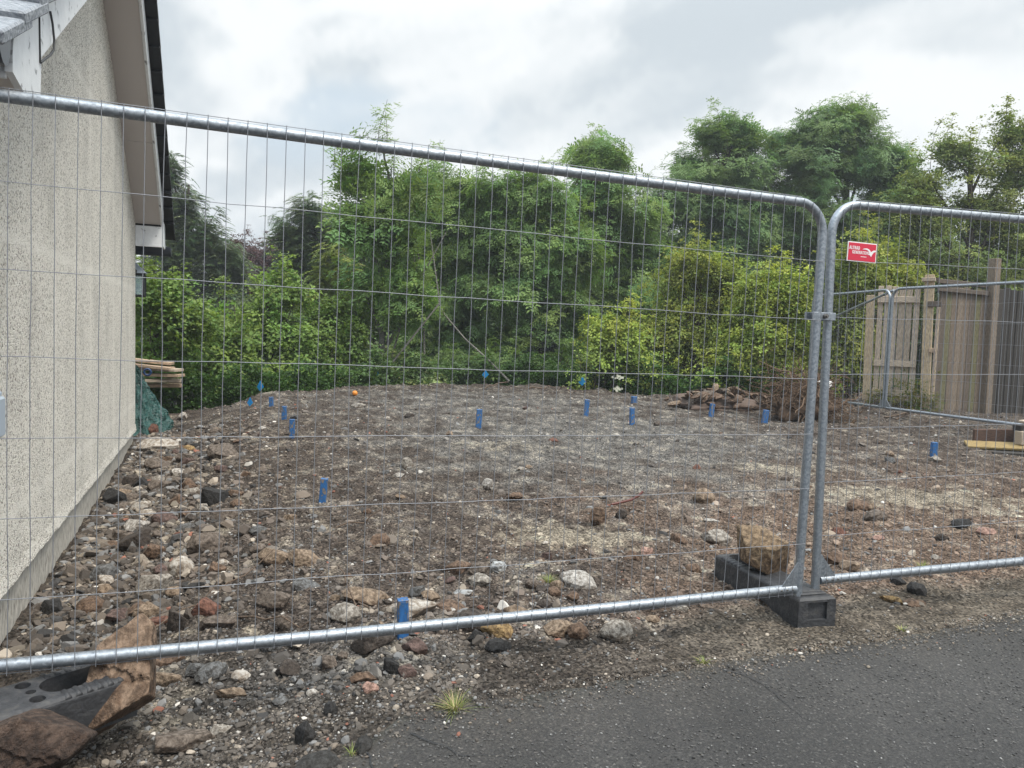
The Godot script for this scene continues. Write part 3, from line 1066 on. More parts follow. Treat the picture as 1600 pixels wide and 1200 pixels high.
func spray_mesh(kind: String, seed_: int) -> ArrayMesh:
	var r := RandomNumberGenerator.new()
	r.seed = seed_
	var st := new_st()
	if kind == "ash":   # four feathered leaves from one twig end
		for k in 4:
			var a := TAU * k / 4.0 + r.randf_range(-0.5, 0.5)
			var axis := Vector3(cos(a), r.randf_range(-0.25, 0.35), sin(a)).normalized()
			var side := axis.cross(Vector3.UP).normalized()
			var L := r.randf_range(0.22, 0.30)
			for i in 4:
				var p := axis * L * (0.3 + 0.2 * i) - Vector3.UP * 0.03 * i * i * 0.3
				for s in [-1.0, 1.0]:
					var dirv: Vector3 = (side * s + axis * 0.55 + Vector3(0, r.randf_range(-0.35, 0.1), 0)).normalized()
					var l := r.randf_range(0.075, 0.105)
					tri_leaf(st, p, p + dirv * l, dirv.cross(Vector3.UP).normalized() * 0.019, Vector3.UP * 0.008)
			var e := axis * L - Vector3.UP * 0.04
			tri_leaf(st, e, e + axis * 0.1, side * 0.02, Vector3.UP * 0.008)
	elif kind == "broad":
		for k in 22:
			var a := r.randf() * TAU
			var p := Vector3(cos(a), r.randf_range(-0.5, 0.7), sin(a)) * r.randf_range(0.02, 0.16)
			var dirv := (Vector3(cos(a), r.randf_range(-0.5, 0.4), sin(a)) + Vector3(r.randfn(), r.randfn(), r.randfn()) * 0.3).normalized()
			var l := r.randf_range(0.05, 0.085)
			var sd := dirv.cross(Vector3(r.randfn() * 0.3, 1, r.randfn() * 0.3)).normalized()
			tri_leaf(st, p, p + dirv * l, sd * l * 0.36, sd.cross(dirv) * 0.012)
	else:   # needle frond: narrow blades along a drooping axis
		for k in 34:
			var t := k / 34.0
			var p := Vector3(0, -0.10 * t * t, 0.42 * t - 0.1)
			var s := 1.0 if k % 2 else -1.0
			var dirv := Vector3(s * r.randf_range(0.6, 1.0), r.randf_range(-0.25, 0.15), 0.55).normalized()
			var l := 0.13 * (1.1 - t) + 0.03
			tri_leaf(st, p, p + dirv * l, Vector3(0, 0.3, 1).normalized() * 0.014, Vector3.UP * 0.004)
	return done(st)


func L(x: float, y: float, z: float, rx: float, ry: float) -> Array:
	return [Vector3(x, y, z), Vector3(rx, ry, rx * 0.9)]


const PAL := {
	"hedge": [0.187, 0.282, 0.081], "hedge2": [0.212, 0.319, 0.087], "pale": [0.406, 0.490, 0.249], "conifer": [0.150, 0.200, 0.120], "golden": [0.26, 0.31, 0.07],
	"purple": [0.114, 0.071, 0.077], "ash": [0.195, 0.304, 0.103], "ashd": [0.170, 0.267, 0.105], "olive": [0.244, 0.304, 0.103], "olive2": [0.285, 0.341, 0.087], "lime": [0.333, 0.408, 0.095], "shade": [0.138, 0.230, 0.072], "wood": [0.150, 0.215, 0.100]}


func crown_points(lobes: Array, kind: String, called_loose: bool, mult: float, r: RandomNumberGenerator, pal: Array, wood: SurfaceTool, trunk_top: Callable) -> Array:
	var xf: Array[Transform3D] = []
	var cs := PackedColorArray()
	var leaf := 0.8 if pal[0] > 0.9 * pal[1] * 0.8 else 1.0
	var gaps := FastNoiseLite.new()      # where the crown is thick and where it lets the sky through
	gaps.seed = int(r.randi() % 1000)
	gaps.frequency = 0.62
	gaps.fractal_octaves = 3
	gaps.fractal_gain = 0.6
	for lobe in lobes:
		var c: Vector3 = lobe[0]
		var e: Vector3 = lobe[1]
		var root: Vector3 = trunk_top.call(c)
		if wood and root.distance_to(c) > 0.15:
			var mid := root.lerp(c, 0.5) + Vector3(r.randfn() * 0.1, 0.12, r.randfn() * 0.1)
			var r0 := 0.018 + 0.02 * e.length()
			tube(wood, [root, root.lerp(mid, 0.5) + Vector3(0, 0.03, 0), mid, c.lerp(mid, 0.4), c + Vector3(0, e.y * 0.4, 0)], [r0 * 1.3, r0, r0 * 0.8, r0 * 0.6, r0 * 0.3], 5, false)
		var area := (e.x * e.y + e.y * e.z + e.x * e.z) * 4.0
		var loose := kind == "ash" or called_loose
		var nb_ := int(clampf(area * (11.5 if loose else 13.0) * mult, 24, 190))
		for i in nb_:
			var dv := Vector3(r.randfn(), r.randfn() + 0.1, r.randfn()).normalized()
			var rad := lerpf(0.25, 1.12, pow(r.randf(), 0.6))
			if r.randf() < 0.2:
				rad *= r.randf_range(1.05, 1.28)
			var tip := c + dv * e * rad
			var g := gaps.get_noise_3dv(tip * Vector3(1, 1.25, 1))
			if kind != "needle" and wood and g < (0.025 if loose else -0.06):
				continue
			var start := tip - (dv + Vector3(0, 0.5, 0)).normalized() * r.randf_range(0.25, 0.6)
			if wood and (i % 2 == 0 or rad > 1.1):
				tube(wood, [c.lerp(start, 0.3), start.lerp(c, 0.3) + Vector3(0, 0.04, 0), tip], [0.016, 0.010, 0.004], 3, false)
			var shade := r.randf_range(0.72, 1.3)
			var warm := r.randf_range(-0.12, 0.16)
			var ns := int(r.randf_range(9, 17) if loose else r.randf_range(7, 13))
			for k in ns:
				var q := start.lerp(tip, r.randf_range(0.1, 1.08)) + Vector3(r.randfn(), r.randfn() * 0.7, r.randfn()) * (0.17 if kind != "needle" else 0.13)
				var bs: Basis
				if kind == "needle":
					var ahead := Vector3(dv.x, -0.15, dv.z).normalized()
					bs = Basis.looking_at(-ahead + Vector3(r.randfn(), r.randfn() * 0.5, r.randfn()) * 0.35, Vector3.UP)
				else:
					var face := (dv * 0.75 + Vector3(0, 0.75, 0) + Vector3(r.randfn(), r.randfn(), r.randfn()) * 0.28).normalized()
					var sideways := face.cross(Vector3(r.randfn(), r.randfn(), r.randfn())).normalized()
					bs = Basis(sideways, face, sideways.cross(face))
				xf.append(Transform3D(bs.scaled(Vector3.ONE * r.randf_range(0.65, 1.3) * leaf), q))
				var v := shade * r.randf_range(0.85, 1.15)
				cs.append(Color(pal[0] * v * (1.0 + warm), pal[1] * v, pal[2] * v * (1.0 - warm * 0.6)))
		if kind != "needle" and wood:
			for i in 2:
				var a := c + Vector3(r.randfn() * 0.4, 0.75, r.randfn() * 0.4) * e
				var b := a + Vector3(r.randfn() * 0.12, r.randf_range(0.25, 0.6), r.randfn() * 0.12)
				tube(wood, [a - Vector3(0, 0.2, 0), a, b], [0.009, 0.007, 0.003], 3, false)
				for k in 6:
					var v := r.randf_range(0.95, 1.4)
					xf.append(Transform3D(Basis(Vector3.UP, r.randf() * TAU) * Basis(Vector3.RIGHT, r.randfn() * 0.3) * Basis.from_scale(Vector3.ONE * r.randf_range(0.45, 0.85)), a.lerp(b, r.randf()) + Vector3(r.randfn(), r.randfn(), r.randfn()) * 0.05))
					cs.append(Color(pal[0] * v * 1.12, pal[1] * v, pal[2] * v))
	return [xf, cs]


func multi(called: String, mesh: Mesh, m: Material, xf: Array, cs: PackedColorArray, parent: Node) -> MultiMeshInstance3D:
	var mm := MultiMesh.new()
	mm.transform_format = MultiMesh.TRANSFORM_3D
	mm.use_colors = true
	mm.mesh = mesh
	mm.instance_count = xf.size()
	for i in xf.size():
		mm.set_instance_transform(i, xf[i])
		mm.set_instance_color(i, cs[i])
	var o := MultiMeshInstance3D.new()
	o.name = numbered(called, parent)
	o.multimesh = mm
	o.material_override = m
	parent.add_child(o, true)
	return o


func tree(called: String, label: String, category: String, kind: String, pal: String, x: float, z: float, trunk: float, mult: float, lobes: Array) -> void:
	var o := thing(called, label, category, "")
	var r := RandomNumberGenerator.new()
	r.seed = hash(label)
	var base := Vector3(x, maxf(gh(x, z), -1.7) - 0.05, z)
	var top := -9.0
	var cx := 0.0
	for l in lobes:
		top = maxf(top, l[0].y)
		cx += l[0].x / lobes.size()
	var head := Vector3(lerpf(x, cx, 0.5), top - 0.35, z)
	var wood := new_st(true)
	var pts := []
	var rad := []
	for i in 9:
		var t := i / 8.0
		pts.append(base.lerp(head, t) + Vector3(sin(t * 5.0 + x) * 0.10 * t, 0, cos(t * 4.0 + x) * 0.08 * t))
		rad.append(trunk * lerpf(1.15, 0.16, t))
	tube(wood, pts, rad, 8, false)
	if called == "leafy_bush" or called == "yellow_green_bush" or called == "understorey_bush":
		for k in 9:
			var ex: Vector3 = lobes[k % lobes.size()][0]
			var b := base + Vector3(r.randfn() * 0.4, 0, r.randfn() * 0.25)
			tube(wood, [b, b.lerp(ex, 0.5) + Vector3(r.randfn() * 0.2, 0, r.randfn() * 0.1), ex + Vector3(r.randfn() * 0.3, 0.3, 0)], [0.02, 0.014, 0.006], 4, false)
	if called == "slim_ash_tree":
		for k in 4:
			var b := base + Vector3(0.12 + 0.17 * k + r.randfn() * 0.05, 0, r.randfn() * 0.2)
			tube(wood, [b, b + Vector3(r.randfn() * 0.15, 1.2, 0.0), b + Vector3(r.randfn() * 0.3 + 0.1, 2.6, 0.1), b + Vector3(r.randfn() * 0.4 + 0.2, 4.0, 0.0)], [0.028, 0.024, 0.018, 0.008], 6, false)
	var on_trunk := func(c: Vector3) -> Vector3:
		var t := clampf((c.y - base.y) / maxf(head.y - base.y, 0.1) - 0.22, 0.08, 0.95)
		var p: Vector3 = pts[0]
		for i in 8:
			if t >= i / 8.0:
				p = pts[i].lerp(pts[i + 1], t * 8.0 - i)
		return p
	var dat := crown_points(lobes, kind, called == "apple_tree" or called == "slim_ash_tree", mult, r, PAL[pal], wood, on_trunk)
	mi("trunk", done(wood), M.bark_pale if called == "slim_ash_tree" else M.bark, o)
	if not sprays.has(kind):
		sprays[kind] = spray_mesh(kind, 40 + sprays.size())
	multi("crown", sprays[kind], M.needle if kind == "needle" else M.leaf, dat[0], dat[1], o).set_meta("kind", "stuff")


func build_trees() -> void:
	tree("leafy_bush", "broad leafy bush crowding the far corner of the house", "bush", "broad", "hedge", -5.5, -11.5, 0.05, 1.30, [L(-5.6, 1.6, -11.5, 0.34, 0.59), L(-5.4, 0.8, -11.5, 0.39, 0.59), L(-5.1, 1.3, -11.5, 0.44, 0.59)])
	tree("leafy_bush", "tangled green bush with bare twigs between house bush and the small posts", "bush", "broad", "hedge", -5.2, -13.0, 0.05, 1.30, [L(-5.3, 0.8, -13.0, 0.56, 0.67), L(-5.0, 1.4, -13.0, 0.50, 0.61), L(-4.8, 0.5, -13.0, 0.56, 0.39)])
	tree("leafy_bush", "tall bright bush rising to a point behind the small corner posts", "bush", "broad", "hedge2", -4.6, -14.0, 0.06, 1.30, [L(-4.6, 1.2, -14.0, 0.54, 0.60), L(-4.4, 2.0, -14.0, 0.36, 0.48), L(-4.8, 0.5, -14.0, 0.60, 0.48), L(-4.1, 0.8, -14.0, 0.54, 0.60)])
	tree("leafy_bush", "round bush with pale leaves under the golden conifer", "bush", "broad", "hedge2", -3.8, -14.8, 0.06, 1.30, [L(-3.8, 1.1, -14.8, 0.57, 0.57), L(-3.4, 0.6, -14.8, 0.63, 0.44), L(-4.1, 0.4, -14.8, 0.57, 0.38), L(-3.3, 1.4, -14.8, 0.44, 0.51)])
	tree("pale_weed_bush", "low pale-leaved weed thicket below the slim birch-barked trunk", "bush", "broad", "pale", -2.6, -14.9, 0.02, 1.60, [L(-2.9, 0.4, -14.9, 0.45, 0.28), L(-2.3, 0.4, -14.9, 0.45, 0.20), L(-1.7, 0.3, -14.9, 0.32, 0.13)])
	tree("dark_conifer", "dark ragged conifer showing over the house eave with brownish top", "tree", "needle", "conifer", -10.1, -23.0, 0.22, 1.20, [L(-10.6, 5.9, -23.0, 0.43, 0.79), L(-10.3, 4.7, -23.0, 0.69, 0.88), L(-9.7, 3.9, -23.0, 0.79, 0.98), L(-10.4, 3.0, -23.0, 0.98, 1.18), L(-9.0, 3.1, -23.0, 0.88, 0.79)])
	tree("dark_conifer", "dark feathery conifer with layered arms reaching toward the house", "tree", "needle", "conifer", -5.3, -21.0, 0.20, 1.20, [L(-5.7, 4.6, -21.0, 0.54, 0.54), L(-6.3, 4.0, -21.0, 0.63, 0.50), L(-6.0, 3.1, -21.0, 0.81, 0.72), L(-5.4, 3.6, -21.0, 0.63, 0.90)])
	tree("golden_conifer", "golden green conifer lit among dark ones behind the bushes", "tree", "needle", "golden", -4.4, -19.0, 0.15, 1.30, [L(-4.5, 2.9, -19.0, 0.45, 0.58), L(-4.2, 2.3, -19.0, 0.52, 0.65), L(-4.8, 2.1, -19.0, 0.49, 0.65)])
	tree("purple_tree", "dark purple-leaved tree far off between the two conifers", "tree", "broad", "purple", -9.7, -28.0, 0.20, 1.00, [L(-10.1, 4.1, -28.0, 1.08, 0.60), L(-8.9, 4.0, -28.0, 0.96, 0.67), L(-9.6, 3.2, -28.0, 1.44, 0.84)])
	tree("slim_ash_tree", "slim ash tree with a pale trunk and airy top above the tube", "tree", "ash", "ash", -2.6, -14.9, 0.07, 1.00, [L(-2.7, 4.9, -14.9, 0.53, 0.36), L(-3.2, 4.3, -14.9, 0.57, 0.48), L(-2.5, 4.1, -14.9, 0.57, 0.57), L(-3.1, 3.4, -14.9, 0.57, 0.51), L(-2.4, 3.0, -14.9, 0.57, 0.57), L(-2.9, 2.4, -14.9, 0.57, 0.51), L(-2.1, 2.0, -14.9, 0.51, 0.51), L(-1.9, 4.2, -14.9, 0.32, 0.38), L(-2.1, 2.5, -14.9, 0.51, 0.51)])
	tree("ash_tree", "dense ash tree beside the slim one with a long bare slanting branch", "tree", "ash", "ash", -1.5, -18.5, 0.14, 1.15, [L(-1.9, 4.8, -18.5, 0.71, 0.63), L(-1.2, 4.3, -18.5, 0.87, 0.87), L(-2.0, 3.5, -18.5, 0.79, 0.79), L(-1.0, 2.9, -18.5, 0.95, 0.79), L(-1.8, 2.1, -18.5, 0.79, 0.71), L(-1.3, 1.2, -18.5, 0.95, 0.79), L(-2.2, 0.7, -18.5, 0.79, 0.71)])
	tree("ash_tree", "broad ash tree in the middle with dark shade under its crown", "tree", "ash", "ash", 0.6, -18.0, 0.20, 1.10, [L(-0.3, 4.7, -18.0, 0.77, 0.54), L(0.6, 4.5, -18.0, 0.92, 0.77), L(-0.1, 3.5, -18.0, 0.92, 0.85), L(1.0, 3.3, -18.0, 0.92, 0.92), L(-0.2, 2.3, -18.0, 0.85, 0.62), L(0.9, 1.9, -18.0, 0.85, 0.62), L(0.1, 1.0, -18.0, 0.77, 0.62), L(1.2, 0.8, -18.0, 0.77, 0.69)])
	tree("ash_tree", "ash tree whose light top pokes above the tube in the middle", "tree", "ash", "ash", 2.4, -20.0, 0.20, 1.15, [L(2.0, 6.1, -20.0, 0.68, 0.44), L(2.3, 5.4, -20.0, 0.94, 0.68), L(1.7, 4.5, -20.0, 0.85, 0.77), L(3.0, 4.5, -20.0, 0.94, 0.85), L(2.4, 3.5, -20.0, 1.03, 0.94), L(3.3, 3.0, -20.0, 1.03, 0.85), L(2.3, 2.3, -20.0, 0.85, 0.77), L(2.7, 1.2, -20.0, 1.03, 0.85)])
	tree("tall_ash_tree", "tall ash with layered crown to the house side of the highest tree", "tree", "ash", "ashd", 6.8, -24.0, 0.25, 1.10, [L(6.0, 7.6, -24.0, 0.72, 0.62), L(6.8, 7.9, -24.0, 0.78, 0.57), L(5.5, 6.5, -24.0, 0.92, 0.78), L(6.8, 6.5, -24.0, 1.23, 1.03), L(4.9, 5.6, -24.0, 1.03, 0.82), L(6.3, 5.1, -24.0, 1.44, 1.03), L(7.7, 5.5, -24.0, 1.23, 1.03), L(5.6, 3.6, -24.0, 1.23, 1.03), L(7.6, 3.5, -24.0, 1.23, 1.03), L(4.3, 4.2, -24.0, 0.92, 0.92), L(6.6, 4.1, -24.0, 1.23, 0.82)])
	tree("tall_ash_tree", "highest dark green ash in the wood with a ragged top", "tree", "ash", "ashd", 10.3, -24.0, 0.28, 1.10, [L(9.6, 8.0, -24.0, 1.13, 0.72), L(10.3, 8.5, -24.0, 0.72, 0.45), L(8.6, 7.7, -24.0, 0.78, 0.62), L(9.3, 6.7, -24.0, 1.54, 0.92), L(10.8, 7.2, -24.0, 1.03, 0.82), L(11.7, 7.0, -24.0, 0.62, 0.62), L(8.7, 5.4, -24.0, 1.23, 1.03), L(10.2, 5.2, -24.0, 1.44, 1.03), L(11.5, 5.7, -24.0, 1.03, 1.03), L(9.8, 3.6, -24.0, 1.64, 1.03), L(8.8, 4.3, -24.0, 1.23, 0.82), L(11.0, 4.3, -24.0, 1.23, 0.92), L(12.0, 5.3, -24.0, 1.03, 0.92)])
	tree("apple_tree", "open-crowned tree with visible dark limbs above the timber fence", "tree", "broad", "olive", 11.4, -19.0, 0.20, 1.00, [L(10.6, 6.4, -19.0, 0.52, 0.52), L(10.2, 5.6, -19.0, 0.65, 0.57), L(11.3, 5.9, -19.0, 0.73, 0.65), L(12.1, 6.9, -19.0, 0.45, 0.52), L(12.4, 6.1, -19.0, 0.65, 0.73), L(10.6, 4.6, -19.0, 0.97, 0.73), L(11.9, 4.8, -19.0, 0.97, 0.81), L(9.8, 4.0, -19.0, 0.81, 0.65), L(11.1, 3.6, -19.0, 1.14, 0.65), L(12.6, 3.8, -19.0, 0.97, 0.81), L(13.3, 5.4, -19.0, 0.81, 1.14), L(10.4, 2.6, -19.0, 0.81, 0.65), L(12.2, 2.6, -19.0, 0.97, 0.65), L(9.8, 4.8, -19.0, 0.73, 0.65), L(8.9, 3.6, -19.0, 0.65, 0.65)])
	tree("yellow_green_bush", "tall domed yellow green bush beneath the ash trees", "bush", "broad", "olive2", 3.7, -15.5, 0.10, 1.25, [L(3.7, 2.9, -15.5, 0.60, 0.42), L(3.4, 2.4, -15.5, 0.73, 0.60), L(4.2, 2.3, -15.5, 0.66, 0.60), L(3.8, 1.5, -15.5, 0.79, 0.60), L(3.1, 1.4, -15.5, 0.66, 0.60), L(4.5, 1.3, -15.5, 0.66, 0.60)])
	tree("yellow_green_bush", "bright bush bearing two white flower heads at the plot rim", "bush", "broad", "lime", 2.0, -14.8, 0.05, 1.35, [L(2.0, 1.5, -14.8, 0.51, 0.51), L(1.8, 0.9, -14.8, 0.51, 0.51), L(2.3, 0.8, -14.8, 0.57, 0.57), L(2.7, 0.5, -14.8, 0.44, 0.32), L(1.6, 0.4, -14.8, 0.35, 0.28)])
	tree("yellow_green_bush", "leafy bush with upright shoots behind the stone heap", "bush", "broad", "lime", 4.8, -14.5, 0.08, 1.30, [L(5.0, 2.4, -14.5, 0.43, 0.40), L(4.6, 2.2, -14.5, 0.40, 0.50), L(5.4, 2.1, -14.5, 0.43, 0.56), L(4.9, 1.4, -14.5, 0.74, 0.62), L(4.4, 0.9, -14.5, 0.68, 0.56), L(5.4, 1.0, -14.5, 0.62, 0.62), L(3.8, 0.5, -14.5, 0.62, 0.37)])
	tree("yellow_green_bush", "bush filling the gap between the clamped uprights and the timber gate", "bush", "broad", "olive2", 6.5, -14.5, 0.08, 1.30, [L(6.4, 3.0, -14.5, 0.56, 0.50), L(6.1, 2.5, -14.5, 0.50, 0.56), L(6.8, 2.6, -14.5, 0.50, 0.50), L(6.5, 1.7, -14.5, 0.62, 0.62), L(6.3, 1.0, -14.5, 0.62, 0.56), L(7.3, 2.7, -14.5, 0.43, 0.43)])
	tree("understorey_bush", "shaded bush beneath the middle ash trees", "bush", "ash", "shade", -0.4, -16.0, 0.05, 1.20, [L(-0.6, 0.6, -16.0, 0.62, 0.38), L(-1.4, 0.4, -16.0, 0.48, 0.25), L(0.4, 0.5, -16.0, 0.55, 0.30), L(1.2, 0.6, -16.0, 0.48, 0.34)])
	# the long bare slanting branch in front of the middle trees
	var br := thing("fallen_branch", "long pale bare branch slanting down in front of the middle ash trees", "branch")
	mi("limb", tube_mesh([Vector3(-2.1, 3.1, -15.6), Vector3(-1.75, 2.35, -15.5), Vector3(-1.43, 1.72, -15.4), Vector3(-1.0, 1.25, -15.3), Vector3(-0.52, 0.85, -15.2), Vector3(-0.06, 0.42, -15.1)], [0.008, 0.012, 0.016, 0.018, 0.02, 0.024], 7), M.bark_pale, br)
	# the wood behind, which reads as one mass
	var r := RandomNumberGenerator.new()
	r.seed = 99
	var lobes := []
	for i in 130:
		var z := -r.randf_range(26, 36)
		var x := lerpf(-22.0, 28.0, i / 129.0) * (-z / 30.0) + r.randf_range(-1, 1)
		lobes.append([Vector3(x, r.randf_range(-0.5, 1.8), z), Vector3(1.7, 1.7, 1.3)])
		if x > -6.0:
			lobes.append([Vector3(x + r.randf_range(-1, 1), r.randf_range(2.0, 4.2), z), Vector3(1.6, 1.5, 1.3)])
	var dat := crown_points(lobes, "broad", false, 0.55, r, PAL.wood, null, func(c: Vector3) -> Vector3: return c)
	for i in dat[0].size():
		dat[0][i] = dat[0][i].scaled_local(Vector3.ONE * 1.9)
	var w := multi("woodland", sprays.broad, M.leaf, dat[0], dat[1], self)
	stuff(w, "dense dark wood filling the gaps behind the trees", "woodland")


# ---------------------------------------------------------------- mesh fence panels
func panel(label: String, from: Vector3, to: Vector3, length: float, high: float, leg: float, offsets: Array, seed_: int, group: String, closed_bottom := true) -> Node3D:
	var o := thing("mesh_fence_panel", label, "fence panel", group)
	var x := (to - from).normalized()
	var z := x.cross(Vector3.UP).normalized()
	var y := z.cross(x).normalized()
	o.transform = Transform3D(Basis(x, y, z), from)
	var R := 0.14
	var path := [Vector3(0, -leg, 0), Vector3(0, 0.3, 0), Vector3(0, high * 0.6, 0)]
	for k in 11:
		var a := PI - PI * 0.5 * k / 10.0
		path.append(Vector3(R + cos(a) * R, high - R + sin(a) * R, 0))
	var nseg := 14
	for k in range(1, nseg):
		path.append(Vector3(lerpf(R, length - R, k / float(nseg)), high - 0.004 * sin(PI * k / nseg), 0))
	for k in 11:
		var a := PI * 0.5 - PI * 0.5 * k / 10.0
		path.append(Vector3(length - R + cos(a) * R, high - R + sin(a) * R, 0))
	path += [Vector3(length, high * 0.6, 0), Vector3(length, 0.3, 0), Vector3(length, -leg, 0)]
	mi("frame_tube", tube_mesh(path, 0.0205, 16), M.zinc, o)
	if closed_bottom:
		mi("bottom_tube", tube_mesh([Vector3(0.021, 0, 0), Vector3(0.05, 0, 0), Vector3(length * 0.35, -0.006, 0), Vector3(length * 0.7, -0.005, 0), Vector3(length - 0.05, 0, 0), Vector3(length - 0.021, 0, 0)], 0.0215, 16), M.zinc, o)
		for s in [0, 1]:
			var g := mi("gusset", prism_mesh(v2([[0.012, 0.014], [0.105, 0.014], [0.105, 0.022], [0.022, 0.13], [0.012, 0.13]]), 0.004), M.zinc, o)
			g.transform = Transform3D(Basis(Vector3(1 if s == 0 else -1, 0, 0), Vector3.UP, Vector3(0, 0, 1 if s == 0 else -1)), Vector3(0 if s == 0 else length, 0, 0.008 if s == 0 else 0.012))
			for b in 3:
				var bs := new_st(true)
				var bx := 0.05 + b * 0.033
				tube(bs, [Vector3(0, 0, 0.018), Vector3(0, 0, 0.0245)], 0.0045, 8, true)
				var bo := mi("bolt", done(bs), M.bolt, o)
				bo.position = Vector3(bx if s == 0 else length - bx, 0.004, 0)
	var r := RandomNumberGenerator.new()
	r.seed = seed_
	var rows := [0.265, 0.536, 0.809, 1.071, 1.330, 1.596]
	var zf := 0.0225
	for q in rows:
		var yy: float = high * (1.0 - q / 1.82)
		var ps := []
		for k in 25:
			var t := k / 24.0
			ps.append(Vector3(lerpf(0.0, length, t), yy + r.randfn() * 0.0018, zf + 0.003 + r.randfn() * 0.0012))
		mi("horizontal_wire", tube_mesh(ps, 0.0014, 5), M.wire, o)
	for yy in [high + 0.0225, -0.0255]:
		mi("horizontal_wire", tube_mesh([Vector3(R if yy > 0 else 0.03, yy, 0.008), Vector3(length - R if yy > 0 else length - 0.03, yy, 0.008)], 0.0014, 5), M.wire, o)
	for ox in offsets:
		if ox < 0.03 or ox > length - 0.03:
			continue
		var e: float = minf(ox, length - ox)
		var ytop: float = high + 0.022 if e > R else high - R + sqrt(R * R - (R - e) * (R - e)) + 0.012
		var ps := []
		var kink: float = r.randfn() * 0.0022
		if r.randf() < 0.3:
			kink *= 3.0
		var at_kink := r.randf_range(0.55, 0.85)
		for k in 13:
			var t := k / 12.0
			var bend: float = kink * (1.0 - absf(t - at_kink) * 2.6)
			ps.append(Vector3(ox + bend + r.randfn() * 0.0008, lerpf(-0.027, ytop, t), zf + r.randfn() * 0.0008))
		mi("vertical_wire", tube_mesh(ps, 0.0014, 5), M.wire, o)
	return o


func wire_offsets(length: float, flip: bool, pitch := 0.0635) -> Array:
	var a := [0.045, 0.09, 0.138, 0.186]
	var w := 0.186 + pitch
	while w < length - 0.2:
		a.append(w)
		w += pitch
	a += [length - 0.186, length - 0.138, length - 0.09, length - 0.045]
	if flip:
		for i in a.size():
			a[i] = length - a[i]
	return a


